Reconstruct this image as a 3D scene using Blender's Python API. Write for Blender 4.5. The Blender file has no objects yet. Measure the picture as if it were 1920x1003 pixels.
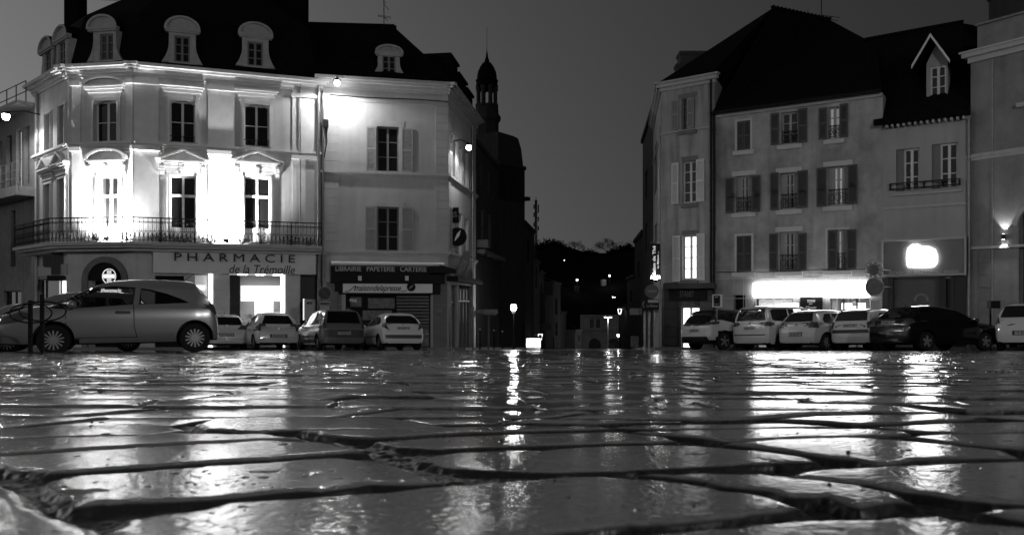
import bpy, bmesh, math, random
import numpy as np
from mathutils import Vector, Matrix
from mathutils.bvhtree import BVHTree
from mathutils.geometry import tessellate_polygon
random.seed(7); rng = np.random.default_rng(7)
R = math.radians
scene = bpy.context.scene
COL = scene.collection

# ------------------------------------------------------------------ camera, world, exposure
F, CX, HY = 1500.0, 960.0, 570.0          # focal length in photo pixels, principal column, horizon row
H0, SL = 0.09, 0.0547                     # eye height over the setts, fall of the square
cam_d = bpy.data.cameras.new('camera'); cam = bpy.data.objects.new('camera', cam_d); COL.objects.link(cam)
cam_d.sensor_width = 36; cam_d.lens = 36*F/1920; cam_d.shift_y = (HY-501.5)/1920
cam_d.clip_start = 0.02; cam_d.clip_end = 3000
cam_d.dof.use_dof = True; cam_d.dof.focus_distance = 4.0; cam_d.dof.aperture_fstop = 16
cam.location = (0, 0, 0); cam.rotation_euler = (R(90), 0, 0)
scene.camera = cam
scene.view_settings.view_transform = 'Standard'; scene.view_settings.look = 'None'
scene.view_settings.exposure = 0; scene.view_settings.gamma = 1
cy = scene.cycles
cy.use_denoising = True; cy.max_bounces = 6; cy.diffuse_bounces = 3; cy.glossy_bounces = 3
cy.transmission_bounces = 4; cy.transparent_max_bounces = 8; cy.sample_clamp_indirect = 30; cy.caustics_reflective = False
cy.caustics_refractive = False

world = bpy.data.worlds.new('World'); scene.world = world; world.use_nodes = True
nt = world.node_tree; nt.nodes.clear()
out = nt.nodes.new('ShaderNodeOutputWorld'); bg = nt.nodes.new('ShaderNodeBackground')
tc = nt.nodes.new('ShaderNodeTexCoord')
sep = nt.nodes.new('ShaderNodeSeparateXYZ'); nt.links.new(tc.outputs['Generated'], sep.inputs[0])
# dusk: the last light lies low on the left of the square
ax = nt.nodes.new('ShaderNodeMath'); ax.operation = 'MULTIPLY_ADD'; ax.inputs[1].default_value = -1.8; ax.inputs[2].default_value = -2.69
az = nt.nodes.new('ShaderNodeMath'); az.operation = 'EXPONENT'; nt.links.new(ax.outputs[0], az.inputs[0])
el = nt.nodes.new('ShaderNodeMapRange'); el.inputs[1].default_value = 0.0; el.inputs[2].default_value = 0.75
el.inputs[3].default_value = 1.35; el.inputs[4].default_value = 0.35
mu = nt.nodes.new('ShaderNodeMath'); mu.operation = 'MULTIPLY'
nt.links.new(sep.outputs[0], ax.inputs[0]); nt.links.new(sep.outputs[2], el.inputs[0])
nt.links.new(az.outputs[0], mu.inputs[0]); nt.links.new(el.outputs[0], mu.inputs[1])
nt.links.new(mu.outputs[0], bg.inputs['Strength']); bg.inputs[0].default_value = (1, 1, 1, 1)
nt.links.new(bg.outputs[0], out.inputs[0])

# ------------------------------------------------------------------ materials (the photograph is black and white)
MATS = {}
def mat(name, v=0.5, rough=0.7, metal=0.0, noise=0.0, nscale=3.0, bump=0.0, bscale=60.0, spec=0.5, emit=0.0, streak=0.0, coat=0.0, alpha_glass=False, stretch=None):
    if name in MATS: return MATS[name]
    m = bpy.data.materials.new(name); m.use_nodes = True; t = m.node_tree; b = t.nodes['Principled BSDF']
    b.inputs['Base Color'].default_value = (v, v, v, 1); b.inputs['Roughness'].default_value = rough
    b.inputs['Metallic'].default_value = metal; b.inputs['Specular IOR Level'].default_value = spec
    b.inputs['Coat Weight'].default_value = coat; b.inputs['Coat Roughness'].default_value = 0.05
    if noise or bump or streak:
        c = t.nodes.new('ShaderNodeTexCoord')
    if noise:
        n = t.nodes.new('ShaderNodeTexNoise'); n.inputs['Scale'].default_value = nscale; n.inputs['Detail'].default_value = 8
        n.inputs['Roughness'].default_value = 0.65
        src = c.outputs['Object']
        if stretch:
            mp = t.nodes.new('ShaderNodeMapping'); mp.inputs['Scale'].default_value = stretch
            t.links.new(src, mp.inputs[0]); src = mp.outputs[0]
        t.links.new(src, n.inputs['Vector'])
        r = t.nodes.new('ShaderNodeMapRange'); r.inputs[1].default_value = 0.3; r.inputs[2].default_value = 0.7
        r.inputs[3].default_value = v*(1-noise); r.inputs[4].default_value = v*(1+noise)
        t.links.new(n.outputs['Fac'], r.inputs[0]); last = r.outputs[0]
        if streak:
            mp = t.nodes.new('ShaderNodeMapping'); mp.inputs['Scale'].default_value = (2.2, 2.2, 0.18)
            n2 = t.nodes.new('ShaderNodeTexNoise'); n2.inputs['Scale'].default_value = 1.6; n2.inputs['Detail'].default_value = 6
            t.links.new(c.outputs['Object'], mp.inputs[0]); t.links.new(mp.outputs[0], n2.inputs['Vector'])
            r2 = t.nodes.new('ShaderNodeMapRange'); r2.inputs[1].default_value = 0.45; r2.inputs[2].default_value = 0.72
            r2.inputs[3].default_value = 1.0; r2.inputs[4].default_value = 1-streak
            t.links.new(n2.outputs['Fac'], r2.inputs[0])
            mm = t.nodes.new('ShaderNodeMath'); mm.operation = 'MULTIPLY'
            t.links.new(last, mm.inputs[0]); t.links.new(r2.outputs[0], mm.inputs[1]); last = mm.outputs[0]
        t.links.new(last, b.inputs['Base Color'])
    if bump:
        n = t.nodes.new('ShaderNodeTexNoise'); n.inputs['Scale'].default_value = bscale; n.inputs['Detail'].default_value = 4
        t.links.new(c.outputs['Object'], n.inputs['Vector'])
        bp = t.nodes.new('ShaderNodeBump'); bp.inputs['Strength'].default_value = bump; bp.inputs['Distance'].default_value = 0.01
        t.links.new(n.outputs['Fac'], bp.inputs['Height']); t.links.new(bp.outputs[0], b.inputs['Normal'])
    if emit:
        b.inputs['Emission Color'].default_value = (1, 1, 1, 1); b.inputs['Emission Strength'].default_value = emit
    if alpha_glass:
        tr = t.nodes.new('ShaderNodeBsdfTransparent'); tr.inputs[0].default_value = (v, v, v, 1)
        gl = t.nodes.new('ShaderNodeBsdfGlossy'); gl.inputs['Roughness'].default_value = 0.02; gl.inputs[0].default_value = (1, 1, 1, 1)
        fr = t.nodes.new('ShaderNodeFresnel'); fr.inputs[0].default_value = 1.45
        mx = t.nodes.new('ShaderNodeMixShader')
        t.links.new(fr.outputs[0], mx.inputs[0]); t.links.new(tr.outputs[0], mx.inputs[1]); t.links.new(gl.outputs[0], mx.inputs[2])
        t.links.new(mx.outputs[0], t.nodes['Material Output'].inputs[0])
    MATS[name] = m; return m
M_cream = mat('stucco_pale', 0.50, 0.85, noise=0.16, nscale=0.9, bump=0.3, streak=0.18)
M_trim = mat('limestone_trim', 0.56, 0.8, noise=0.10, nscale=2.5, bump=0.2)
M_stucco2 = mat('stucco_grey', 0.42, 0.88, noise=0.14, nscale=0.7, bump=0.3, streak=0.10)
M_trim2 = mat('limestone_grey', 0.40, 0.85, noise=0.12, nscale=3, bump=0.2)
M_stuccoB = mat('stucco_mottled', 0.34, 0.9, noise=0.45, nscale=0.55, bump=0.3, streak=0.25)
M_stuccoA = mat('stucco_stained', 0.33, 0.9, noise=0.25, nscale=0.6, bump=0.3, streak=0.4)
M_stuccoC = mat('stucco_plain', 0.33, 0.9, noise=0.10, nscale=0.6, bump=0.2, streak=0.1)
M_stuccoD = mat('limestone_ashlar', 0.20, 0.85, noise=0.28, nscale=0.8, bump=0.2, streak=0.2)
M_slate = mat('roof_slate', 0.006, 0.85, noise=0.5, nscale=6, bump=0.3, bscale=12, spec=0.06)
M_tile = mat('roof_tile', 0.007, 0.9, noise=0.5, nscale=5, bump=0.3, bscale=10, spec=0.05)
M_white = mat('painted_wood_white', 0.62, 0.5, noise=0.06, nscale=8)
M_shut_l = mat('shutter_pale', 0.30, 0.6, noise=0.1, nscale=6)
M_shut_d = mat('shutter_dark', 0.065, 0.6, noise=0.15, nscale=6)
M_glass = mat('window_glass_dark', 0.008, 0.05, spec=0.5)
M_curtain = mat('curtain_cloth', 0.35, 0.9, noise=0.3, nscale=4, stretch=(14, 14, 0.6))
M_iron = mat('wrought_iron', 0.008, 0.55, spec=0.2)
M_zinc = mat('zinc_pipe', 0.22, 0.4, metal=0.6, noise=0.2, nscale=5)
M_black = mat('black_paint', 0.006, 0.6, spec=0.2)
M_dark = mat('dark_paint', 0.03, 0.5, spec=0.3)
M_grey = mat('grey_paint', 0.16, 0.6, noise=0.1)
M_greyL = mat('pale_grey_paint', 0.36, 0.6, noise=0.06)
M_signw = mat('sign_white', 0.62, 0.5)
M_stone = mat('ashlar_dark', 0.16, 0.8, noise=0.2, nscale=3, bump=0.3)
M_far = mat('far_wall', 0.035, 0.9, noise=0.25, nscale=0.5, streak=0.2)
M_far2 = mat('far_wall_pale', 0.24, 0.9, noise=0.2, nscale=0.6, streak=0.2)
M_tyre = mat('tyre_rubber', 0.012, 0.8, spec=0.2)
M_rim = mat('alloy_rim', 0.35, 0.35, metal=0.6)
M_plastic = mat('black_plastic', 0.012, 0.45)
M_lampglass = mat('lamp_lens_glass', 0.06, 0.12)
M_carglass = mat('car_glass', 0.006, 0.03, spec=0.6)
M_carglass_t = mat('car_glass_clear', 0.55, alpha_glass=True)
M_shopglass = mat('shop_glass_clear', 0.9, alpha_glass=True)
M_plate = mat('plate_white', 0.32, 0.5)
M_bark = mat('bark', 0.05, 0.9); M_leaf = mat('foliage_dark', 0.05, 0.7, noise=0.4, nscale=20)
M_leafd = mat('foliage_far', 0.010, 1.0, noise=0.4, nscale=2, spec=0.0)
def E(s): return mat('glow_%g' % s, 0.8, 0.5, emit=s)
def paint(name, v, rough=0.28, coat=0.7, spec=0.5): return mat('car_paint_'+name, v, rough, coat=coat, spec=spec)

# ------------------------------------------------------------------ helpers
def gz(Y): return -H0 - SL*Y
def P(px, py, Y): return Vector(((px-CX)/F*Y, Y, (HY-py)/F*Y))
def XY(px, Y): return Vector(((px-CX)/F*Y, Y))
ORG = {}
def props(o, label=None, cat=None, group=None, kind=None):
    if label: o['label'] = label
    if cat: o['category'] = cat
    if group: o['group'] = group
    if kind: o['kind'] = kind
    return o
def thing(name, loc, label, cat, group=None, rz=0.0, tilt=True):
    o = bpy.data.objects.new(name, None); COL.objects.link(o); o.location = loc; o.empty_display_size = 0.3
    ORG[o.name] = Vector(loc)
    return props(o, label, cat, group)
class MB:
    def __init__(s): s.v = []; s.f = []; s.m = []
    def add(s, vs, fs, mi=0):
        n = len(s.v); s.v += [tuple(v) for v in vs]; s.f += [tuple(n+i for i in f) for f in fs]; s.m += [mi]*len(fs)
    def hexa(s, c, mi=0):      # 8 corners: bottom 4 then top 4 (same order)
        s.add(c, [(3,2,1,0),(4,5,6,7),(0,1,5,4),(1,2,6,5),(2,3,7,6),(3,0,4,7)], mi)
    def box(s, x0,x1,y0,y1,z0,z1, mi=0):
        s.hexa([(x0,y0,z0),(x1,y0,z0),(x1,y1,z0),(x0,y1,z0),(x0,y0,z1),(x1,y0,z1),(x1,y1,z1),(x0,y1,z1)], mi)
    def bar(s, a, b, r, n=8, mi=0, r2=None, caps=True):
        a = Vector(a); b = Vector(b); d = (b-a)
        if d.length < 1e-6: return
        d.normalize(); r2 = r if r2 is None else r2
        u = d.orthogonal().normalized(); w = d.cross(u)
        vs = [a+(u*math.cos(2*math.pi*k/n)+w*math.sin(2*math.pi*k/n))*r for k in range(n)] + \
             [b+(u*math.cos(2*math.pi*k/n)+w*math.sin(2*math.pi*k/n))*r2 for k in range(n)]
        fs = [(k,(k+1)%n,n+(k+1)%n,n+k) for k in range(n)]
        if caps: fs += [tuple(reversed(range(n))), tuple(range(n,2*n))]
        s.add(vs, fs, mi)
    def tube(s, pts, r, n=6, mi=0, closed=False):
        pts = [Vector(p) for p in pts]
        m = len(pts) if closed else len(pts)-1
        for k in range(m): s.bar(pts[k], pts[(k+1) % len(pts)], r, n, mi)
    def lathe(s, prof, c, n=20, mi=0, M=None, caps=True):      # prof: (r, z)
        vs = []
        for r, z in prof:
            for k in range(n):
                p = Vector((r*math.cos(2*math.pi*k/n), r*math.sin(2*math.pi*k/n), z))
                if M: p = M @ p
                vs.append(Vector(c)+p)
        fs = []
        for i in range(len(prof)-1):
            for k in range(n): fs.append((i*n+k, i*n+(k+1)%n, (i+1)*n+(k+1)%n, (i+1)*n+k))
        if caps: fs.append(tuple(reversed(range(n)))); fs.append(tuple(range((len(prof)-1)*n, len(prof)*n)))
        s.add(vs, fs, mi)
    def build(s, name, mats, parent=None, smooth=False, label=None, cat=None, group=None, kind=None, local=False):
        if not isinstance(mats, (list, tuple)): mats = [mats]
        me = bpy.data.meshes.new(name)
        if parent is not None: org = Vector((0,0,0)) if local else ORG[parent.name]
        elif s.v:
            a = np.array(s.v); org = Vector(((a[:,0].min()+a[:,0].max())/2, (a[:,1].min()+a[:,1].max())/2, a[:,2].min()))
        else: org = Vector((0,0,0))
        if kind == 'structure': org = Vector((0,0,0))
        me.from_pydata([(v[0]-org[0], v[1]-org[1], v[2]-org[2]) for v in s.v], [], s.f)
        for m in mats: me.materials.append(m)
        me.polygons.foreach_set('material_index', s.m)
        if smooth: me.polygons.foreach_set('use_smooth', [True]*len(s.f))
        me.update()
        o = bpy.data.objects.new(name, me); COL.objects.link(o)
        if parent is not None: o.parent = parent; ORG[o.name] = ORG.get(parent.name, Vector((0,0,0)))
        else: o.location = org; ORG[o.name] = org
        return props(o, label, cat, group, kind)

class Wall:
    """upright wall plane through two plan points, seen left to right; local (u, z, o): along, up, outwards"""
    def __init__(s, A, B, off=0.0):
        s.A = Vector(A); s.B = Vector(B); s.t = (s.B-s.A).normalized(); s.n = Vector((s.t.y, -s.t.x)); s.L = (s.B-s.A).length
        if off: s.A = s.A + s.n*off; s.B = s.B + s.n*off
    def w(s, u, z, o=0.0):
        p = s.A + s.t*u + s.n*o
        return Vector((p.x, p.y, z))
    def uv(s, px, py=HY, o=0.0):
        d = Vector(((px-CX)/F, 1.0)); a = s.A + s.n*o
        k = a.dot(s.n)/d.dot(s.n); p = d*k
        return (p-a).dot(s.t), (HY-py)/F*k
    def r(s, x0, x1, yt, yb, o=0.0):
        u0 = s.uv(x0, 0, o)[0]; u1 = s.uv(x1, 0, o)[0]; xm = (x0+x1)/2
        return (u0, u1, s.uv(xm, yb, o)[1], s.uv(xm, yt, o)[1])
    def box(s, mb, u0,u1,z0,z1,o0,o1, mi=0):
        mb.hexa([s.w(u0,z0,o1),s.w(u1,z0,o1),s.w(u1,z0,o0),s.w(u0,z0,o0),s.w(u0,z1,o1),s.w(u1,z1,o1),s.w(u1,z1,o0),s.w(u0,z1,o0)], mi)
    def prism(s, mb, pts, o0, o1, mi=0):
        n = len(pts)
        vs = [s.w(u,z,o1) for u,z in pts]+[s.w(u,z,o0) for u,z in pts]
        fs = [tuple(range(n)), tuple(reversed(range(n,2*n)))] + [(k, k+n, (k+1)%n+n, (k+1)%n) for k in range(n)]
        mb.add(vs, fs, mi)
    def slab(s, mb, z0, z1, openings, u0=0.0, u1=None, depth=0.3, mi=0):
        u1 = s.L if u1 is None else u1
        us = sorted(set([u0,u1]+[v for op in openings for v in op[:2] if u0 < v < u1])); zs = sorted(set([z0,z1]+[v for op in openings for v in op[2:4] if z0 < v < z1]))
        for i in range(len(us)-1):
            for j in range(len(zs)-1):
                uc = (us[i]+us[i+1])/2; zc = (zs[j]+zs[j+1])/2
                if any(a < uc < b and c < zc < d for a,b,c,d in [op[:4] for op in openings]): continue
                mb.add([s.w(us[i],zs[j]),s.w(us[i+1],zs[j]),s.w(us[i+1],zs[j+1]),s.w(us[i],zs[j+1])], [(0,1,2,3)], mi)
        for op in openings:
            a,b,c,d = op[:4]; dp = op[4] if len(op) > 4 else depth
            for q in ([(a,c),(a,d)],[(a,d),(b,d)],[(b,d),(b,c)],[(b,c),(a,c)]):
                (ua,za),(ub,zb) = q
                mb.add([s.w(ua,za),s.w(ub,zb),s.w(ub,zb,-dp),s.w(ua,za,-dp)], [(0,1,2,3)], mi)

def ws(W, *a): return W.r(*a)
def window(W, r, parent, style='casement', lit=0.0, off=-0.18, mf=None, rows=2, curtain=False, grille=False, label=None):
    mf = mf or M_white; u0,u1,z0,z1 = r; fw = 0.07; mb = MB()
    W.box(mb,u0,u0+fw,z0,z1,off-.05,off); W.box(mb,u1-fw,u1,z0,z1,off-.05,off)
    W.box(mb,u0+fw,u1-fw,z1-fw,z1,off-.05,off-.002); W.box(mb,u0+fw,u1-fw,z0,z0+fw,off-.05,off-.002)
    um = (u0+u1)/2
    if style != 'single': W.box(mb,um-.05,um+.05,z0+fw,z1-fw,off-.05,off+.012)
    if style == 'cross':
        zt = z0+(z1-z0)*0.70; W.box(mb,u0+fw,u1-fw,zt-.06,zt+.06,off-.05,off+.006)
        if rows: W.box(mb,u0+fw,u1-fw,z0+.06,z0+.62,off-.045,off-.004)
    else:
        for k in range(1, rows):
            zz = z0+(z1-z0)*k/rows; W.box(mb,u0+fw,u1-fw,zz-.018,zz+.018,off-.045,off+.002)
    f = mb.build('window', mf, parent, label=label)
    g = MB(); g.add([W.w(u0+.02,z0+.02,off-.03),W.w(u1-.02,z0+.02,off-.03),W.w(u1-.02,z1-.02,off-.03),W.w(u0+.02,z1-.02,off-.03)],[(0,1,2,3)])
    g.add([W.w(u0+.02,z0+.02,off-.045),W.w(u1-.02,z0+.02,off-.045),W.w(u1-.02,z1-.02,off-.045),W.w(u0+.02,z1-.02,off-.045)],[(3,2,1,0)])
    g.build('pane', E(lit) if lit else M_glass, f)
    if curtain:
        c = MB()
        for (a,b) in ((u0+fw, u0+fw+(u1-u0)*.25),(u1-fw-(u1-u0)*.25, u1-fw)):
            n = 10
            for k in range(n):
                p0 = a+(b-a)*k/n; p1 = a+(b-a)*(k+1)/n; o0 = off-.024+.004*math.sin(k*1.7); o1 = off-.024+.004*math.sin((k+1)*1.7)
                c.add([W.w(p0,z0+fw,o0),W.w(p1,z0+fw,o1),W.w(p1,z1-fw,o1),W.w(p0,z1-fw,o0)],[(0,1,2,3)])
        c.build('curtain', M_curtain, f)
    if grille:
        gb = MB(); n = 7; hz = z0+min(.95,(z1-z0)*.42)
        W.box(gb,u0,u1,hz-.03,hz,-.08,-.05); W.box(gb,u0,u1,z0+.08,z0+.1,-.08,-.05)
        for k in range(1,n): uu = u0+(u1-u0)*k/n; gb.bar(W.w(uu,z0+.08,-.065),W.w(uu,hz,-.065),.012,5)
        for k in range(3):
            uc = u0+(u1-u0)*(k+.5)/3; rr = (u1-u0)/6*.85
            gb.tube([W.w(uc+rr*math.cos(a),(z0+hz)/2+rr*1.4*math.sin(a),-.05) for a in [i*math.pi/5 for i in range(10)]],.012,4,closed=True)
        gb.build('window_railing', M_iron, f)
    return f
def shutter(W, r, parent, m, o0=0.03, n=None):
    u0,u1,z0,z1 = r; mb = MB(); fw = 0.055
    W.box(mb,u0,u0+fw,z0,z1,o0,o0+.04); W.box(mb,u1-fw,u1,z0,z1,o0,o0+.04)
    zm = (z0+z1)/2
    for a in (z0, zm-.05, z1-.09): W.box(mb,u0+fw,u1-fw,a,a+.09,o0,o0+.038)
    for za, zb in ((z0+.09, zm-.05),(zm+.04, z1-.09)):
        k = max(4, int((zb-za)/0.062))
        for i in range(k):
            z = za+(zb-za)*(i+.5)/k; h = (zb-za)/k*.42
            mb.hexa([W.w(u0+fw,z-h,o0+.034),W.w(u1-fw,z-h,o0+.034),W.w(u1-fw,z-h*.6,o0+.034),W.w(u0+fw,z-h*.6,o0+.034),
                     W.w(u0+fw,z+h*.6,o0+.004),W.w(u1-fw,z+h*.6,o0+.004),W.w(u1-fw,z+h,o0+.004),W.w(u0+fw,z+h,o0+.004)])
    W.box(mb,u0+fw,u1-fw,z0+.05,z1-.05,o0-.004,o0)
    return mb.build('shutter', m, parent)
def moulding(W, mb, z, u0, u1, prof, mi=0):      # prof: list of (dz0, dz1, proj)
    for a,b,p in prof: W.box(mb,u0-p*.9,u1+p*.9,z+a,z+b,-.02,p,mi)
CORN = [(-.42,-.30,.08),(-.30,-.14,.14),(-.14,-.04,.30),(-.04,.10,.42)]
BELT = [(-.16,-.06,.06),(-.06,.02,.14),(.02,.07,.10)]
def text_mesh(body, W, r, o, name, m, parent=None, italic=0.0, ext=0.012, bold=0.0, rot=False, keep=False, spacing=1.0, **kw):
    cu = bpy.data.curves.new(name, 'FONT'); cu.body = body; cu.extrude = ext; cu.shear = italic; cu.offset = bold; cu.space_character = spacing
    cu.resolution_u = 3
    ob = bpy.data.objects.new(name, cu); COL.objects.link(ob)
    bpy.context.view_layer.update()
    me = bpy.data.meshes.new_from_object(ob.evaluated_get(bpy.context.evaluated_depsgraph_get()))
    bpy.data.objects.remove(ob); bpy.data.curves.remove(cu)
    co = np.array([v.co[:] for v in me.vertices]); fs = [tuple(p.vertices) for p in me.polygons]; bpy.data.meshes.remove(me)
    if rot: co = np.stack([-co[:,1], co[:,0], co[:,2]], 1)
    mn = co.min(0); mx = co.max(0); u0,u1,z0,z1 = r
    su = (u1-u0)/(mx[0]-mn[0]); sz = (z1-z0)/(mx[1]-mn[1])
    if keep: su = sz = min(su, sz)
    mb = MB(); mb.add([W.w(u0+(c[0]-mn[0])*su, z0+(c[1]-mn[1])*sz, o+c[2]) for c in co], fs)
    return mb.build(name, m, parent, **kw)
def inset(poly, d):
    n = len(poly); res = []
    for i in range(n):
        a = Vector(poly[i-1]); b = Vector(poly[i]); c = Vector(poly[(i+1)%n])
        t1 = (b-a).normalized(); t2 = (c-b).normalized(); n1 = Vector((-t1.y,t1.x)); n2 = Vector((-t2.y,t2.x))
        k = 1+n1.dot(n2); res.append(b+(n1+n2)*(d/max(k,.25)))
    return res
def lamp_light(loc, power, rad=0.06, name='lamp_light', spot=None, direction=None, blend=0.5, parent=None):
    l = bpy.data.lights.new(name, 'SPOT' if spot else 'POINT'); l.energy = power; l.shadow_soft_size = rad
    if spot: l.spot_size = R(spot); l.spot_blend = blend
    o = bpy.data.objects.new(name, l); COL.objects.link(o)
    if direction is not None: o.rotation_mode = 'QUATERNION'; o.rotation_quaternion = Vector(direction).normalized().to_track_quat('-Z','Y')
    loc = Vector(loc)
    if parent is not None: o.parent = parent; o.location = loc-ORG[parent.name]
    else: o.location = loc
    return o

# ================================================================== THE GROUND
def hsh(a, b, s=0):
    h = (a.astype(np.int64)*374761393 + b.astype(np.int64)*668265263 + s*982451653) & 0x7fffffff
    h = ((h ^ (h >> 13))*1274126177) & 0x7fffffff
    h = h ^ (h >> 16)
    return (h & 0xffff)/65535.0
def vnoise(x, y, s=0):
    xi = np.floor(x); yi = np.floor(y); fx = x-xi; fy = y-yi
    fx = fx*fx*(3-2*fx); fy = fy*fy*(3-2*fy)
    return (hsh(xi,yi,s)*(1-fx)+hsh(xi+1,yi,s)*fx)*(1-fy)+(hsh(xi,yi+1,s)*(1-fx)+hsh(xi+1,yi+1,s)*fx)*fy - .5
def fbm(x, y, s=0, o=3):
    r = 0; a = 1.0
    for k in range(o): r = r+a*vnoise(x*2**k, y*2**k, s+k); a *= .5
    return r
def sstep(x): x = np.clip(x,0,1); return x*x*(3-2*x)
VAN = HY+SL*F
def G(px, py): Y = H0*F/(py-VAN); return ((px-CX)/F*Y, Y)
# setts of the first courses, outlines measured on the ground
STONES = [
 [(-140,990),(0,908),(50,935),(100,965),(185,1003),(250,1060),(250,1200),(-140,1200)],
 [(225,978),(301,965),(393,952),(425,942),(500,938),(559,933),(637,926),(716,921),(821,910),(900,905),(980,899),(1060,892),(1120,891),(1170,895),(1233,900),(1301,908),(1353,921),(1400,925),(1446,934),(1493,950),(1472,958),(1420,962),(1353,971),(1196,984),(1091,994),(1012,1003),(900,1040),(700,1060),(300,1060),(195,1003)],
 [(1380,980),(1485,971),(1560,967),(1648,963),(1748,962),(1800,971),(1920,981),(2060,990),(2060,1200),(950,1200),(1020,1040),(1100,1012),(1200,1000),(1300,990)],
 [(1845,957),(1860,951),(1920,946),(2060,940),(2060,985),(1920,974)],
 [(1465,889),(1551,879),(1656,874),(1761,871),(1920,867),(2060,866),(2060,934),(1920,939),(1853,938),(1787,931),(1748,923),(1690,917),(1640,906),(1560,897)],
 [(1195,886),(1327,885),(1440,888),(1551,900),(1624,911),(1675,923),(1706,941),(1669,938),(1603,948),(1569,939),(1533,929),(1472,927),(1445,916),(1353,908),(1322,900),(1248,893)],
 [(795,860),(821,850),(860,844),(980,841),(1012,841),(1091,834),(1222,832),(1301,833),(1406,841),(1460,846),(1520,854),(1531,861),(1420,866),(1327,870),(1222,874),(1144,878),(1039,880),(994,879),(939,876),(847,870)],
 [(1353,831),(1460,824),(1603,821),(1682,825),(1735,830),(1813,837),(1890,845),(1920,858),(1813,858),(1708,860),(1682,870),(1651,870),(1603,860),(1540,854),(1472,844),(1415,836)],
 [(1700,821),(1761,816),(1920,813),(2060,812),(2060,846),(1920,841),(1840,835),(1770,829)],
 [(90,899),(131,892),(236,885),(393,872),(500,866),(559,859),(640,855),(700,862),(760,876),(808,889),(838,901),(795,904),(742,904),(700,903),(664,909),(598,917),(559,916),(480,925),(446,928),(341,938),(236,941),(144,949),(120,925),(97,912)],
 [(-120,858),(0,854),(131,846),(262,838),(420,831),(500,826),(600,830),(650,838),(684,846),(637,849),(598,852),(506,861),(393,866),(288,875),(157,883),(92,888),(60,882),(0,878),(-120,884)],
 [(-120,826),(0,825),(79,821),(236,817),(315,812),(367,813),(500,814),(532,819),(575,826),(500,825),(420,829),(262,836),(131,844),(0,852),(-120,856)],
 [(-120,804),(0,803),(131,799),(262,795),(315,799),(346,807),(288,815),(236,816),(79,819),(0,823),(-120,824)],
 [(365,799),(393,787),(500,784),(611,783),(742,784),(815,795),(850,800),(768,803),(716,803),(585,804),(480,808),(393,805)],
 [(565,808),(716,804),(847,800),(980,796),(1117,797),(1145,801),(1065,804),(960,807),(873,809),(795,814),(700,820),(637,818)],
 [(705,824),(795,817),(980,810),(1065,808),(1157,807),(1235,815),(1262,824),(1222,827),(1091,829),(960,834),(870,836),(821,838),(742,833)],
 [(1170,808),(1275,805),(1460,803),(1603,805),(1682,808),(1706,815),(1603,818),(1460,821),(1353,825),(1314,819),(1275,815)],
 [(1635,801),(1761,793),(1920,788),(2060,787),(2060,810),(1920,809),(1813,812),(1735,809)],
 [(1145,799),(1196,793),(1460,791),(1538,796),(1570,800),(1460,800),(1222,802)],
 [(1446,785),(1520,779),(1761,776),(1840,781),(1813,787),(1656,794),(1603,795),(1551,790)],
]
DIV = [(-400,803),(0,802),(131,798),(262,794),(315,797),(370,788),(393,786),(500,783),(611,782),(742,783),(821,794),(980,793),(1117,794),(1196,790),(1330,789),(1440,783),(1520,777),(1761,774),(1840,780),(1920,786),(2300,784)]
def profile(d, grit, rim):
    # d: distance inside the sett edge; worn rounded edge, then the open joint
    t = np.clip(d/rim, 0, 1)
    inside = -.0017*(1-t)**2.2
    outside = -.0017 - np.clip(-d*.9, 0, .0052) + grit*np.clip(-d*260, 0, 1)
    return np.where(d > 0, inside, outside)
def rows_d(X, Y):
    lane = (Y + .07*X - .035*fbm(X*1.1, Y*.9, 3) - .010*vnoise(X*7, Y*5, 9))/.152 + 13.37
    rw = np.floor(lane); fr = lane-rw
    gapy = .0045+.008*hsh(rw, rw*0, 5)+.008*np.maximum(vnoise(X*4,rw*3.1,8),0)
    dy = np.minimum(fr, 1-fr)*.152 - gapy/2
    L = .24+.1*hsh(rw, rw*0, 11)
    u = (X + (fr-.5)*(.16*(hsh(rw, rw*0, 17)-.5)))/L + hsh(rw, rw*0, 13)*7 + .04*vnoise(X*9, Y*9, 21)
    c = np.floor(u); best = None; cell = c
    lo = c + .36*(hsh(c, rw, 1)-.5); hi = c+1+.36*(hsh(c+1, rw, 1)-.5)
    cell = np.where(u < lo, c-1, np.where(u > hi, c+1, c))
    lo2 = cell+.36*(hsh(cell, rw, 1)-.5); hi2 = cell+1+.36*(hsh(cell+1, rw, 1)-.5)
    dx = np.minimum(u-lo2, hi2-u)*L - (.006+.012*hsh(cell, rw, 23))/2
    return np.minimum(dy, dx), cell, rw, fr-.5, (u-(lo2+hi2)/2)
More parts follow.
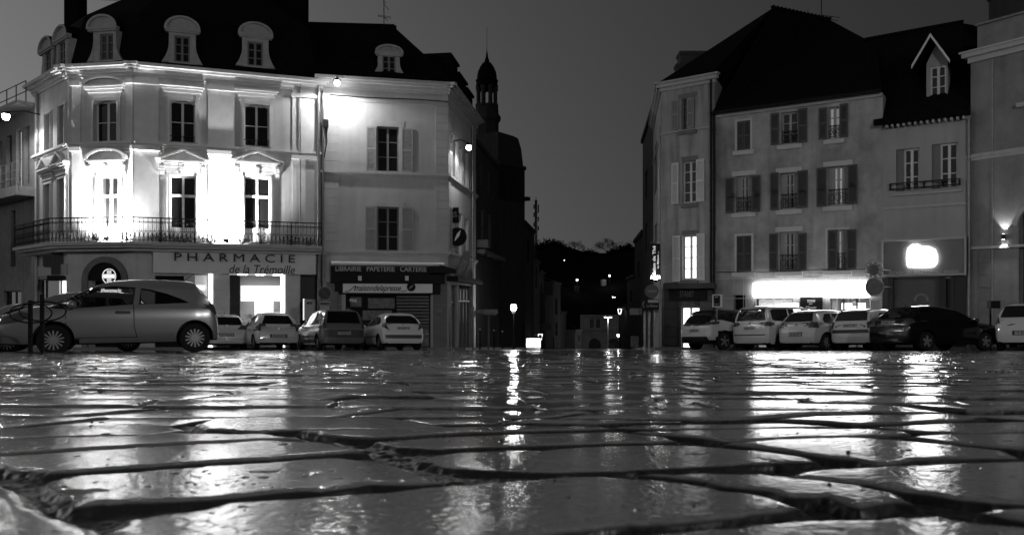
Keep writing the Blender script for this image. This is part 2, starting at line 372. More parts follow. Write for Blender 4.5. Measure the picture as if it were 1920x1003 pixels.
def make_setts():
    NR = 940
    sv = np.linspace(1/math.sqrt(.27), 1/math.sqrt(27.0), NR); Yv = 1/sv**2
    mid = np.linspace(-.72, .72, 1260); g = .72+(3.2-.72)*np.linspace(0,1,90)[1:]**1.6
    cv = np.concatenate([-g[::-1], mid, g])
    NC = len(cv)
    Y, C = np.meshgrid(Yv, cv, indexing='ij'); X = C*Y
    Xw = X + .0042*fbm(X*42, Y*42, 31, 4) + .007*vnoise(X*18, Y*18, 37); Yw = Y + .0036*fbm(X*46, Y*46, 33, 4) + .005*vnoise(X*16, Y*16, 39)
    dR, cell, rw, fr, uu = rows_d(Xw, Yw)
    px = CX+C*F; py = VAN+H0*F/Y
    divy = np.interp(px, [q[0] for q in DIV], [q[1] for q in DIV]); Ydiv = H0*F/(divy-VAN)
    near = (Y < Ydiv) & (px > -130) & (px < 2060)
    D = np.where(near, -.05, dR)
    idn = np.zeros_like(Y)
    far_d = np.minimum(dR, (Y-Ydiv)-.006); D = np.where((~near) & (px > -130) & (px < 2060), far_d, D)
    TH = (hsh(cell, rw, 41)-.5)*.005 + fr*(hsh(cell, rw, 43)-.5)*.006 + uu*(hsh(cell, rw, 47)-.5)*.006
    # height offsets and tilts shrink to the bottom rows, kept gentle
    for i, st in enumerate(STONES):
        pl = np.array([G(*q) for q in st]); m = .02
        sel = (X > pl[:,0].min()-m) & (X < pl[:,0].max()+m) & (Y > pl[:,1].min()-m) & (Y < pl[:,1].max()+m)
        if not sel.any(): continue
        x = Xw[sel]; y = Yw[sel]; dd = np.full(x.shape, 1e9); ins = np.zeros(x.shape, bool)
        for a in range(len(pl)):
            x0, y0 = pl[a]; x1, y1 = pl[(a+1) % len(pl)]
            ex, ey = x1-x0, y1-y0; t = np.clip(((x-x0)*ex+(y-y0)*ey)/(ex*ex+ey*ey+1e-12), 0, 1)
            dd = np.minimum(dd, np.hypot(x-x0-t*ex, y-y0-t*ey))
            cr = ((y0 > y) != (y1 > y)); ins ^= cr & (x < ex*(y-y0)/(ey if abs(ey) > 1e-12 else 1e-12)+x0)
        sd = np.where(ins, dd, -dd) + .0012
        cur = D[sel]; rep = (sd > cur) & (near[sel] | ins); cur[rep] = sd[rep]; D[sel] = cur
        r_ = random.Random(100+i); hx, hy_, h0 = (r_.random()-.5)*.012, (r_.random()-.5)*.02, (r_.random()-.5)*.002
        th = h0 + hx*(x-pl[:,0].mean())+hy_*(y-pl[:,1].mean()); c2 = TH[sel]; c2[rep] = th[rep]; TH[sel] = c2
    D = D - .010*np.maximum(fbm(X*42, Y*42, 95, 3)-.22, 0)*(D < .02)
    TH = np.where((D < 0) & near, 0, TH)
    grit = .0026*fbm(X*120, Y*120, 51, 4) + .0030*fbm(X*46, Y*46, 53, 2) + .0010*np.maximum(vnoise(X*90, Y*90, 57), 0)
    rim = .006+.008*(vnoise(X*9, Y*9, 61)+.5)
    damp = np.clip(1.0+Y/4, 1, 2.2)*np.clip(1.6-Y/18, .3, 1)
    Z = profile(D, grit, rim) + TH*damp*np.clip(D/.01+.4, 0, 1)
    Z += .00045*fbm(X*11, Y*11, 71)*np.clip(D/.01, 0, 1)*damp + .0010*fbm(X*2.1, Y*2.1, 73)
    Z += np.where(near, .0003, .0022)*(1-np.exp(-np.clip(D, 0, 1)/.03))
    chip = np.maximum(fbm(X*38, Y*38, 81)-.50, 0)*.010; Z -= chip*np.clip(D/.004, 0, 1); Z -= .0045*np.maximum(fbm(X*130, Y*130, 83)-.52, 0)*np.clip(D/.003, 0, 1)
    Z += .00022*fbm(X*230, Y*230, 85, 2)*np.clip(D/.003, 0, 1)*(Y < 2.5)
    Z += gz(Y)
    co = np.stack([X, Y, Z], -1).reshape(-1, 3).astype(np.float32)
    me = bpy.data.meshes.new('paving_setts'); nf = (NR-1)*(NC-1)
    me.vertices.add(NR*NC); me.vertices.foreach_set('co', co.ravel())
    idx = np.arange(NR*NC).reshape(NR, NC)
    q = np.stack([idx[:-1,:-1], idx[:-1,1:], idx[1:,1:], idx[1:,:-1]], -1).reshape(-1, 4).astype(np.int32)
    me.loops.add(nf*4); me.loops.foreach_set('vertex_index', q.ravel())
    me.polygons.add(nf); me.polygons.foreach_set('loop_start', np.arange(nf, dtype=np.int32)*4)
    me.polygons.foreach_set('use_smooth', np.ones(nf, bool))
    at = me.attributes.new('stone', 'FLOAT', 'POINT'); at.data.foreach_set('value', np.clip((D-.0004)/.003, 0, 1).astype(np.float32).ravel())
    at = me.attributes.new('tone', 'FLOAT', 'POINT'); at.data.foreach_set('value', hsh(cell, rw, 91).astype(np.float32).ravel())
    me.update(calc_edges=True)
    o = bpy.data.objects.new('paving_setts', me); COL.objects.link(o); o['kind'] = 'structure'
    return o
def wet_mat(name, base, rough, bumps, stone=True):
    m = bpy.data.materials.new(name); m.use_nodes = True; t = m.node_tree; b = t.nodes['Principled BSDF']; L = t.links.new
    tc = t.nodes.new('ShaderNodeTexCoord'); n1 = t.nodes.new('ShaderNodeTexNoise'); n1.inputs['Scale'].default_value = 4.5; n1.inputs['Detail'].default_value = 8
    L(tc.outputs['Object'], n1.inputs['Vector'])
    n2 = t.nodes.new('ShaderNodeTexNoise'); n2.inputs['Scale'].default_value = bumps[0]; n2.inputs['Detail'].default_value = 5; n2.inputs['Roughness'].default_value = .7
    L(tc.outputs['Object'], n2.inputs['Vector'])
    rr = t.nodes.new('ShaderNodeMapRange'); rr.inputs[1].default_value = .35; rr.inputs[2].default_value = .7; rr.inputs[3].default_value = rough*.6; rr.inputs[4].default_value = rough*1.5
    L(n1.outputs['Fac'], rr.inputs[0])
    rb = t.nodes.new('ShaderNodeMapRange'); rb.inputs[1].default_value = .3; rb.inputs[2].default_value = .7; rb.inputs[3].default_value = base*.7; rb.inputs[4].default_value = base*1.3
    L(n2.outputs['Fac'], rb.inputs[0])
    bp = t.nodes.new('ShaderNodeBump'); bp.inputs['Strength'].default_value = 1.0; bp.inputs['Distance'].default_value = bumps[1]; L(n2.outputs['Fac'], bp.inputs['Height'])
    L(bp.outputs[0], b.inputs['Normal'])
    b.inputs['IOR'].default_value = 1.45
    if stone:
        at = t.nodes.new('ShaderNodeAttribute'); at.attribute_name = 'stone'
        m1 = t.nodes.new('ShaderNodeMix'); m1.data_type = 'FLOAT'; m1.inputs[2].default_value = .38; L(at.outputs['Fac'], m1.inputs[0]); L(rr.outputs[0], m1.inputs[3]); L(m1.outputs[0], b.inputs['Roughness'])
        m2 = t.nodes.new('ShaderNodeMix'); m2.data_type = 'FLOAT'; m2.inputs[2].default_value = .012; L(at.outputs['Fac'], m2.inputs[0]); L(rb.outputs[0], m2.inputs[3]); L(m2.outputs[0], b.inputs['Base Color'])
        m3 = t.nodes.new('ShaderNodeMix'); m3.data_type = 'FLOAT'; m3.inputs[2].default_value = .28; m3.inputs[3].default_value = .55; L(at.outputs['Fac'], m3.inputs[0]); L(m3.outputs[0], b.inputs['Specular IOR Level'])
    else:
        L(rr.outputs[0], b.inputs['Roughness']); L(rb.outputs[0], b.inputs['Base Color'])
    MATS[name] = m; return m
setts = make_setts()
setts.data.materials.append(wet_mat('wet_setts', .12, .105, (190, .00016)))
M_road = wet_mat('wet_asphalt', .045, .30, (40, .004), False)
def ground_sheet(name, pts, dz, m, kind='structure', thick=0):
    mb = MB(); n = len(pts)
    mb.add([(x, y, gz(y)+dz) for x, y in pts], [tuple(range(n))])
    if thick: mb.add([(x, y, gz(y)+dz) for x, y in pts]+[(x, y, gz(y)+dz-thick) for x, y in pts], [((k+1)%n, k, k+n, (k+1)%n+n) for k in range(n)])
    return mb.build(name, m, kind=kind)
ground_sheet('road', [(-90,26.9),(90,26.9),(90,150),(-90,150)], -.012, M_road)
ground_sheet('ground', [(-400,-200),(400,-200),(400,400),(-400,400)], -.09, M_road)
M_pave = wet_mat('wet_pavement', .16, .4, (30, .003), False)

# ================================================================== BUILDINGS, LEFT SIDE
ZB = -6.0
def roof_mesh(polys, name, m, parent, **kw):
    mb = MB()
    for p in polys: mb.add(p, [tuple(range(len(p)))])
    return mb.build(name, m, parent, **kw)
def pipe(W, x, yt, yb, parent, o=.12, r=.055, m=None, name='drainpipe'):
    u, z1 = W.uv(x, yt, o); z0 = W.uv(x, yb, o)[1]; mb = MB(); mb.bar(W.w(u,z0,o), W.w(u,z1,o), r, 10)
    k = z0+1
    while k < z1: mb.bar(W.w(u,k,o), W.w(u,k+.05,o), r*1.35, 10); k += 2.2
    return mb.build(name, m or M_zinc, parent)

# ---- corner pharmacy building
p0 = XY(65, 38.9); p1 = XY(127, 35.8); p2 = XY(251, 35.3); p3 = XY(600, 38.0)
W1 = Wall(p0, p1); W2 = Wall(p1, p2); W3 = Wall(p2, p3)
ph = thing('corner_building', (p2.x, p2.y, gz(35.5)), 'pale three storey corner building with floodlit facade, iron balcony and pharmacy below', 'building')
ZE = (HY-128)/F*35.6                      # eaves
up3 = [W3.r(318,366,190,268), W3.r(457,505,197,275)]; lo3 = [W3.r(318,368,330,452), W3.r(457,507,332,453)]
up2 = [W2.r(177,221,190,268)]; lo2 = [W2.r(184,224,330,452)]
up1 = [W1.r(86,97,213,290), W1.r(111,123,198,278)]; lo1 = [W1.r(84,97,345,445), W1.r(110,124,335,443)]
sh3 = [W3.r(362,392,513,662)+(.35,), W3.r(430,535,513,662)+(2.6,), W3.r(563,598,513,662)+(.4,)]
dr3 = [W3.r(290,345,517,662)+(.5,)]
sh1 = [W1.r(72,110,522,662)+(.4,), W1.r(111,124,517,662)+(.4,)]
door2 = W2.r(166,230,515,662)
mb = MB()
W1.slab(mb, ZB, ZE, up1+lo1+sh1); W2.slab(mb, ZB, ZE, up2+lo2+[door2+(.6,)]); W3.slab(mb, ZB, ZE, up3+lo3+sh3+dr3)
b3 = Vector((-6.0, 50.0)); b0 = Vector((-21.0, 50.0))
for a, b in ((p3,b3),(b3,b0),(b0,p0)): mb.add([(a.x,a.y,ZB),(b.x,b.y,ZB),(b.x,b.y,ZE),(a.x,a.y,ZE)],[(0,1,2,3)])
mb.build('facade_wall', M_cream, ph)
# trims
mb = MB()
for W, e0, e1 in ((W1,0,0),(W2,0,0),(W3,0,0)):
    moulding(W, mb, ZE, 0, W.L, CORN)
zb = W3.uv(400,276)[1]
for W in (W1,W2,W3): moulding(W, mb, zb, 0, W.L, BELT)
mb.build('cornice', M_trim, ph)
mb = MB()
zp0 = W3.uv(300,455)[1]
def pilaster(W, x0, x1):
    u0 = W.uv(x0)[0]; u1 = W.uv(x1)[0]
    W.box(mb, u0, u1, zp0, zb-.16, -.02, .05); W.box(mb, u0, u1, zb+.07, ZE-.62, -.02, .05)
    W.box(mb, u0-.05, u1+.05, zb-.34, zb-.163, -.02, .17); W.box(mb, u0-.05, u1+.05, ZE-.78, ZE-.62, -.02, .17)
    W.box(mb, u0+.03, u1-.03, ZE-.618, ZE-.423, -.02, .06)
for a in ((252,298),(390,440),(548,597)): pilaster(W3, *a)
for a in ((136,152),(237,250)): pilaster(W2, *a)
mb.build('pilasters', M_trim, ph)['kind'] = 'stuff'
def surround(W, r, fw=.16, o=.07):
    u0,u1,z0,z1 = r
    W.box(mb,u0-fw,u0,z0,z1+fw,-.02,o); W.box(mb,u1,u1+fw,z0,z1+fw,-.02,o); W.box(mb,u0,u1,z1,z1+fw,-.02,o-.003)
    W.box(mb,u0-fw*.45,u0,z0,z1+.02,o,o+.04); W.box(mb,u1,u1+fw*.45,z0,z1+.02,o,o+.04)
def entab(W, r, wide=.42, h=.0):
    u0,u1,z0,z1 = r; z = z1+.16+h
    for a,b,p,e in ((0,.20,.08,.20),(.20,.30,.13,.26),(.34,.44,.22,.34),(.44,.52,.28,.40)): W.box(mb,u0-e,u1+e,z+a,z+b,-.02,p)
    W.box(mb,u0-.2,u1+.2,z+.30,z+.34,-.02,.10)
def tri(W, r, z, wide, h):
    u0,u1 = r[0]-wide, r[1]+wide; um = (u0+u1)/2; t = .09
    for s in (0,1):
        a = (u0,z) if s == 0 else (u1,z)
        W.prism(mb, sorted([a,(um,z+h)])[0:2]+([(um,z+h-t*1.1),(u0+.22,z)] if s == 0 else [(u1-.22,z),(um,z+h-t*1.1)]), -.02, .30)
    W.prism(mb, [(u0+.1,z),(u1-.1,z),(um,z+h-.05)], -.02, .10)
def arcped(W, r, z, wide, h, n=14):
    u0,u1 = r[0]-wide, r[1]+wide; um=(u0+u1)/2; hw=(u1-u0)/2
    o_ = [(um-hw*math.cos(math.pi*k/n), z+h*math.sin(math.pi*k/n)) for k in range(n+1)]
    i_ = [(um-(hw-.16)*math.cos(math.pi*k/n), z+max(0,(h-.09))*math.sin(math.pi*k/n)) for k in range(n+1)]
    for k in range(n): W.prism(mb, [i_[k],i_[k+1],o_[k+1],o_[k]], -.02, .28)
    W.prism(mb, i_, -.02, .09)
mb = MB()
for r in up3: surround(W3,r); entab(W3,r)
for r in up2: surround(W2,r); entab(W2,r); arcped(W2,r,r[3]+.70,.45,.36)
for r in lo3: surround(W3,r); entab(W3,r); tri(W3,r,r[3]+.70,.55,.48)
for r in lo2: surround(W2,r); entab(W2,r); arcped(W2,r,r[3]+.70,.5,.48)
for r in up1: surround(W1,r,.1,.05)
for r in lo1: surround(W1,r,.1,.05); entab(W1,r); tri(W1,r,r[3]+.70,.42,.5)
for W,rr in ((W3,lo3),(W2,lo2)):       # consoles and keystones
    for r in rr:
        for uu in (r[0]-.30, r[1]+.30, (r[0]+r[1])/2):
            for k,(dz,p) in enumerate(((-.02,.24),(-.12,.20),(-.24,.15),(-.34,.10))): W.box(mb,uu-.09,uu+.09,r[3]+.16+.30+dz-.1,r[3]+.16+.30+dz,.02,p+.02)
for r in up3+up2:      # flat arches over the sashes
    W = W2 if r is up2[0] else W3; u0,u1,z0,z1 = r; n=8
    W.prism(mb, [(u0,z1)]+[(u0+(u1-u0)*k/n, z1-.16*(1-math.sin(math.pi*k/n))) for k in range(n+1)]+[(u1,z1)], -.17, -.005)
mb.build('window_surrounds', M_trim, ph)['kind'] = 'stuff'
for r in up3+up2:
    W = W2 if r is up2[0] else W3; window(W, r, ph, rows=2)
for r in lo3+lo2:
    W = W2 if r is lo2[0] else W3; window(W, r, ph, style='cross', rows=1, mf=M_trim)
for r in up1+lo1: window(W1, r, ph, style='casement', rows=3)
for r in up3:
    g = MB(); W3.box(g, r[0],r[1],r[2]+.28,r[2]+.31,-.06,-.03)
    for k in range(9): uu = r[0]+(r[1]-r[0])*(k+.5)/9; g.bar(W3.w(uu,r[2],-.045),W3.w(uu+.06*(-1)**k,r[2]+.29,-.045),.012,5)
    g.build('window_railing', M_iron, ph)
# downpipes
pipe(W3, 563, 158, 455, ph, r=.03); pipe(W3, 597, 160, 655, ph, o=.16, r=.06); pipe(W1, 70, 165, 655, ph, o=.08, r=.05)
# balcony
zfl = W3.uv(300,457)[1]; OFF = .85
def path_off(pts, d):
    res = []
    for i,p in enumerate(pts):
        if i == 0: n = Wall(pts[0],pts[1]).n; res.append(p+n*d)
        elif i == len(pts)-1: n = Wall(pts[-2],pts[-1]).n; res.append(p+n*d)
        else:
            n1 = Wall(pts[i-1],p).n; n2 = Wall(p,pts[i+1]).n; res.append(p+(n1+n2)*(d/(1+n1.dot(n2))))
    return res
pts = [p0,p1,p2,p3]
def slabpath(mb, d, z0, z1):
    o_ = path_off(pts, d)
    for i in range(3):
        a,b,c,e = pts[i],pts[i+1],o_[i+1],o_[i]
        mb.add([(q.x,q.y,z) for z in (z0,z1) for q in (e,c,b,a)], [(3,2,1,0),(4,5,6,7),(0,1,5,4),(1,2,6,5),(2,3,7,6),(3,0,4,7)])
mb = MB(); slabpath(mb, OFF+.10, zfl-.14, zfl); slabpath(mb, OFF-.02, zfl-.24, zfl-.143)
mb.build('balcony_slab', M_trim2, ph)
mb = MB(); slabpath(mb, .50, zfl-.36, zfl-.243); mb.build('balcony_fascia', M_trim, ph)
op = path_off(pts, OFF); RW = [Wall(op[i],op[i+1]) for i in range(3)]
RH = 1.08
for W in RW:
    g = MB(); L = W.L
    W.box(g,0,L,zfl+RH-.05,zfl+RH,-.03,.03); W.box(g,0,L,zfl+RH-.2,zfl+RH-.18,-.012,.012); W.box(g,0,L,zfl+.06,zfl+.09,-.015,.015); W.box(g,0,L,zfl+.48,zfl+.50,-.012,.012)
    n = int(L/.17); pit = L/n
    for k in range(n+1):
        uu = min(L-.01,max(.01,k*pit)); th = .022 if k % 8 == 0 else .011
        g.bar(W.w(uu,zfl,0),W.w(uu,zfl+RH-.04,0),th,6)
        if k < n:
            uc = (k+.5)*pit; r_ = pit*.42
            g.tube([W.w(uc+r_*math.cos(a),zfl+.30+.17*math.sin(a),0) for a in [i*math.pi/5 for i in range(10)]],.011,4,closed=True)
            g.tube([W.w(uc+r_*.8*math.cos(a),zfl+.14+.07*math.sin(a),0) for a in [i*math.pi/4 for i in range(8)]],.010,4,closed=True)
            g.tube([W.w(uc-r_,zfl+RH-.19,0),W.w(uc-r_*.5,zfl+RH-.27,0),W.w(uc,zfl+RH-.20,0),W.w(uc+r_*.5,zfl+RH-.27,0),W.w(uc+r_,zfl+RH-.19,0)],.010,4)
            g.bar(W.w(uc,zfl+.48,0),W.w(uc,zfl+.62,0),.012,4,r2=.003)
    g.build('balcony_railing', M_iron, ph)
# mansard roof
base = [p0,p1,p2,p3,b3,b0]; eav = [Vector((q.x,q.y,ZE+.10)) for q in inset(base, -.42)]; m0 = [Vector((q.x,q.y,ZE+.20)) for q in inset(base, .22)]
m1 = [Vector((q.x,q.y,ZE+2.55)) for q in inset(base, .75)]; m2 = [Vector((q.x,q.y,ZE+2.75)) for q in inset(base, .9)]; top = [Vector((q.x,q.y,ZE+6.0)) for q in inset(base, 5.2)]
pol = []
for A_,B_ in ((eav,m0),(m0,m1),(m1,m2),(m2,top)):
    for i in range(6): j=(i+1)%6; pol.append([A_[i],A_[j],B_[j],B_[i]])
pol.append(list(top)); roof = roof_mesh(pol, 'roof', M_slate, ph)
def chimney(parent, px0, px1, pyt, pyb, Y, d=.8, m=M_slate, pots=2):
    mb = MB(); a = P(px0,pyt,Y); b = P(px1,pyb,Y); mb.box(a.x,b.x,Y,Y+d,b.z,a.z); mb.box(a.x-.05,b.x+.05,Y-.05,Y+d+.05,a.z-.15,a.z+.02)
    for k in range(pots):
        x = a.x+(b.x-a.x)*(k+.5)/pots; mb.bar((x,Y+d/2,a.z),(x,Y+d/2,a.z+.35),.13,10,r2=.10)
    return mb.build('chimney', m, parent)
chimney(roof, 120, 148, -25, 60, 41.5); chimney(roof, 485, 568, -40, 60, 42.5, d=1.2, pots=4)
def dormer(W, parent, x0, x1, yt, yb, wx0, wx1, wyt, wyb, o=-.12, curved=True, depth=2.2, m=None, mroof=None):
    m = m or M_trim; um0,um1,z0,z1 = W.r(x0,x1,yt,yb,o); w0,w1,wz0,wz1 = W.r(wx0,wx1,wyt,wyb,o)
    a = w0-(w0-um0)*.55; b = w1+(um1-w1)*.55; h = (z1-z0)
    zs = z0+h*.68
    body = MB()
    Wd = Wall(W.A+W.n*o, W.B+W.n*o)
    Wd.slab(body, z0, zs, [(w0,w1,wz0,wz1)], a, b, .12)
    body.add([Wd.w(a,z0),Wd.w(a,zs),Wd.w(a,zs,-depth),Wd.w(a,z0,-depth)],[(0,1,2,3)]); body.add([Wd.w(b,z0),Wd.w(b,z0,-depth),Wd.w(b,zs,-depth),Wd.w(b,zs)],[(0,1,2,3)])
    dz = zs
    Wd.box(body,um0,um1,zs,zs+.10,-.1,.14); Wd.box(body,um0+.05,um1-.05,zs-.08,zs,-.1,.09)
    n=12; um=(um0+um1)/2; hw=(um1-um0)/2; hh=(z1-zs-.12)
    o_=[(um-hw*math.cos(math.pi*k/n), zs+.10+hh*math.sin(math.pi*k/n)) for k in range(n+1)]
    i_=[(um-(hw-.12)*math.cos(math.pi*k/n), zs+.10+(hh-.09)*math.sin(math.pi*k/n)) for k in range(n+1)]
    for k in range(n): Wd.prism(body,[i_[k],i_[k+1],o_[k+1],o_[k]],-.1,.15)
    Wd.prism(body,i_,-.1,.03)
    for s in (-1,1):        # scrolls at the foot
        e = a if s<0 else b; pts_=[]
        for k in range(9): t_=k/8; pts_.append((e+s*(.30*(1-t_)**2.0), z0+.02+h*.42*t_))
        pts_ = [(e,z0+.02)]+pts_[:-1]+[(e,z0+h*.42)]
        if s>0: pts_=pts_[::-1]
        Wd.prism(body, pts_, -.12, .02)
    d = body.build('dormer', m, parent)
    rf = MB()
    for k in range(n):
        (ua,za),(ub,zb_) = o_[k],o_[k+1]; rf.add([Wd.w(ua,za+.005,.13),Wd.w(ub,zb_+.005,.13),Wd.w(ub,zb_+.005,-depth-1),Wd.w(ua,za+.005,-depth-1)],[(0,1,2,3)])
    rf.build('dormer_roof', mroof or M_slate, d)
    window(Wd, (w0,w1,wz0,wz1), d, rows=3, off=-.08, mf=M_grey)
    return d
M_dorm = mat('dormer_stone', .36, .85, noise=.15); DK = dict(m=M_dorm)
dormer(W3, ph, 308,376,31,120, 327,356,68,117, **DK); dormer(W3, ph, 446,512,42,127, 464,493,79,124, **DK)
dormer(W2, ph, 165,222,28,116, 187,212,64,113, **DK); dormer(W1, ph, 103,130,48,135, 109,122,78,128, **DK); dormer(W1, ph, 76,101,69,152, 83,95,98,145, **DK)
# ground floor fittings
M_in = mat('shop_interior', .22, .8)
def room(W, op, depth, parent, name='shop_interior'):
    u0,u1,z0,z1 = op[:4]; g = MB(); o0=-.31
    q = lambda u,z,o: W.w(u,z,o)
    g.add([q(u0-1,z0,-depth),q(u1+1,z0,-depth),q(u1+1,z1+.1,-depth),q(u0-1,z1+.1,-depth)],[(0,1,2,3)])
    g.add([q(u0-1,z0,o0),q(u0-1,z0,-depth),q(u0-1,z1+.1,-depth),q(u0-1,z1+.1,o0)],[(0,1,2,3)])
    g.add([q(u1+1,z0,-depth),q(u1+1,z0,o0),q(u1+1,z1+.1,o0),q(u1+1,z1+.1,-depth)],[(0,1,2,3)])
    g.add([q(u0-1,z1+.1,o0),q(u0-1,z1+.1,-depth),q(u1+1,z1+.1,-depth),q(u1+1,z1+.1,o0)],[(0,1,2,3)])
    g.add([q(u0-1,z0,o0),q(u1+1,z0,o0),q(u1+1,z0,-depth),q(u0-1,z0,-depth)],[(0,1,2,3)])
    return g.build(name, M_in, parent)
so = sh3[1]; room(W3, so, 3.2, ph)
g = MB(); u0,u1,z0,z1 = W3.r(452,532,536,564,-2.8); W3.box(g,u0,u1,z0,z1,-2.9,-2.8)
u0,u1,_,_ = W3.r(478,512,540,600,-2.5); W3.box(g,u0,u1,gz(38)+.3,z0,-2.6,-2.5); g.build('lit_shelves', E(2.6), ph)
g = MB(); um0,um1 = so[0],so[1]
for k in range(3): W3.box(g,um0+.4+k*.8,um0+.8+k*.8,so[3]-.02,so[3]+.04,-1.6,-.8)
g.build('ceiling_lamp', E(14), ph)
g = MB(); a = W3.r(526,533,517,655,-.2); W3.box(g,a[0],a[1],a[2],a[3],-.22,-.14); a = W3.r(391,398,514,655,-.02); W3.box(g,a[0],a[1],a[2],a[3],.0,.05); g.build('light_strip', E(4.5), ph)
g = MB(); rr = random.Random(5)
for k in range(26):
    uu = um0+.15+rr.random()*2.3; zz = gz(38)+.75+rr.random()*.9; s_=.05+rr.random()*.07; oo=-.6-rr.random()*1.0
    W3.box(g,uu-s_,uu+s_,zz-s_*1.3,zz+s_*1.3,oo-.1,oo)
g.build('display_goods', mat('display_goods', .6, .6), ph)['kind']='stuff'
g = MB(); W3.box(g,um0+.5,um1-.4,gz(38),gz(38)+.75,-1.7,-1.3); g.build('shop_counter', M_grey, ph)
g = MB(); a = W3.r(431,450,516,662,-.6); W3.box(g,a[0],a[1],a[2],a[3],-.62,-.55); g.build('display_panel', M_dark, ph)
g = MB()
for a in (so,):
    g.add([W3.w(a[0],a[2],-.2),W3.w(a[1],a[2],-.2),W3.w(a[1],a[3],-.2),W3.w(a[0],a[3],-.2)],[(0,1,2,3)])
g.build('shop_window', M_shopglass, ph)
a = sh3[0]; window(W3, a[:4], ph, 'single', rows=1, mf=M_greyL, lit=.12, off=-.15); g = MB(); c = W3.r(364,384,535,543); W3.box(g,c[0],c[1],c[2],c[3],-.16,-.13); g.build('lit_notice', E(1.0), ph)
a = sh3[2]; g = MB(); W3.box(g,a[0],a[1],a[2],a[3],-.35,-.3); 
for k in range(1,4): W3.box(g,a[0]+.08,a[1]-.08,a[2]+k*.85,a[2]+k*.85+.05,-.3,-.28)
g.build('door', M_dark, ph)
a = dr3[0]; g = MB(); W3.box(g,a[0],a[1],a[2],a[3],-.5,-.45); g.build('shop_shutter', M_black, ph)
g = MB()       # masonry joints of the shop piers
for (xa,xb) in ((400,429),(536,562)):
    g = MB()
    u0=W3.uv(xa)[0]; u1=W3.uv(xb)[0]; z=gz(38)+.3
    while z < so[3]-.1: W3.box(g,u0,u1,z,z+.40,-.01,.035); z += .42
    g.build('stone_pier', M_trim, ph)
for k,s in enumerate(sh1): window(W1, s[:4], ph, 'single', rows=1, mf=M_grey, lit=(3.5 if k==1 else 0), off=-.1)
g = MB(); a = W1.r(72,125,497,517,.05); W1.box(g,a[0],a[1],a[2],a[3],-.02,.09); g.build('sign_panel', M_greyL, ph)
# arched entrance
u0,u1,z0,z1 = W2.r(166,230,492,662); um=(u0+u1)/2; hw=(u1-u0)/2; n=16; zsx = door2[3]-.25
g = MB(); R1_=hw; R2_=hw+.28; hs = z1-zsx
for k in range(n):
    a0=math.pi*k/n; a1=math.pi*(k+1)/n
    W2.prism(g,[(um-R1_*math.cos(a0),zsx+hs*math.sin(a0)),(um-R1_*math.cos(a1),zsx+hs*math.sin(a1)),(um-R2_*math.cos(a1),zsx+(hs+.26)*math.sin(a1)),(um-R2_*math.cos(a0),zsx+(hs+.26)*math.sin(a0))],-.02,.10)
W2.box(g,um-R2_,um-R1_,ZB,zsx,-.02,.10); W2.box(g,um+R1_,um+R2_,ZB,zsx,-.02,.10)
g.build('door_arch', M_stone, ph)
g = MB(); W2.prism(g,[(um-R1_*math.cos(math.pi*k/n),zsx+hs*math.sin(math.pi*k/n)) for k in range(n+1)],.001,.03); W2.box(g,um-R1_,um+R1_,ZB,zsx,-.5,-.45)
g.build('door', M_black, ph)
# ---- pharmacy signs
sb = MB(); a = W3.r(287,592,472,513,.30); W3.box(sb,a[0],a[1],a[2],a[3],.02,.30)
fs_ = thing('shop_fascia', (p2.x+2,p2.y,a[2]), 'long pale fascia board lettered PHARMACIE de la Trémoille over lit shop window', 'shop sign')
sb.build('board', mat('fascia_pale', .66, .6, noise=.05), fs_)
text_mesh('PHARMACIE', W3, W3.r(327,553,476,491,.33), .36, 'raised_lettering', M_dark, fs_, bold=0, spacing=1.5, ext=.05)
text_mesh('de la Trémoille', W3, W3.r(430,553,497,513,.31), .312, 'lettering', M_dark, fs_, italic=.25, bold=.004)
rs = thing('round_sign', tuple(W2.w(um,a[2],.3)), 'small round lit sign with a cross reading PHARMACIE over the arched door', 'sign')
uc,zc = W2.uv(205,518,.3); 
g = MB(); N=28
g.add([W2.w(uc+.34*math.cos(2*math.pi*k/N),zc+.34*math.sin(2*math.pi*k/N),.30) for k in range(N)],[tuple(range(N))]); 
for k in range(N):
    a0=2*math.pi*k/N; a1=2*math.pi*(k+1)/N
    W2.prism(g,[(uc+.34*math.cos(a0),zc+.34*math.sin(a0)),(uc+.34*math.cos(a1),zc+.34*math.sin(a1)),(uc+.36*math.cos(a1),zc+.36*math.sin(a1)),(uc+.36*math.cos(a0),zc+.36*math.sin(a0))],.10,.32)
g.build('disc', M_black, rs)
g = MB()
for k in range(N):
    a0=2*math.pi*k/N; a1=2*math.pi*(k+1)/N
    W2.prism(g,[(uc+.31*math.cos(a0),zc+.31*math.sin(a0)),(uc+.31*math.cos(a1),zc+.31*math.sin(a1)),(uc+.335*math.cos(a1),zc+.335*math.sin(a1)),(uc+.335*math.cos(a0),zc+.335*math.sin(a0))],.302,.325)
g.build('lit_ring', E(.85), rs)
g = MB(); W2.box(g,uc-.1,uc+.1,zc-.27,zc+.27,.303,.33); W2.box(g,uc-.27,uc-.1,zc-.1,zc+.1,.303,.33); W2.box(g,uc+.1,uc+.27,zc-.1,zc+.1,.303,.33); g.build('cross', E(.45), rs)
text_mesh('PHARMACIE', W2, (uc-.25,uc+.25,zc-.05,zc+.05), .334, 'lettering', E(1.2), rs, bold=.01)
tx = text_mesh('Pharmacie', W2, W2.r(190,228,540,549,-.3), -.30, 'door_lettering', E(1.6), None, bold=.015, label='white lit word Pharmacie on the dark arched door behind the small car', cat='sign')
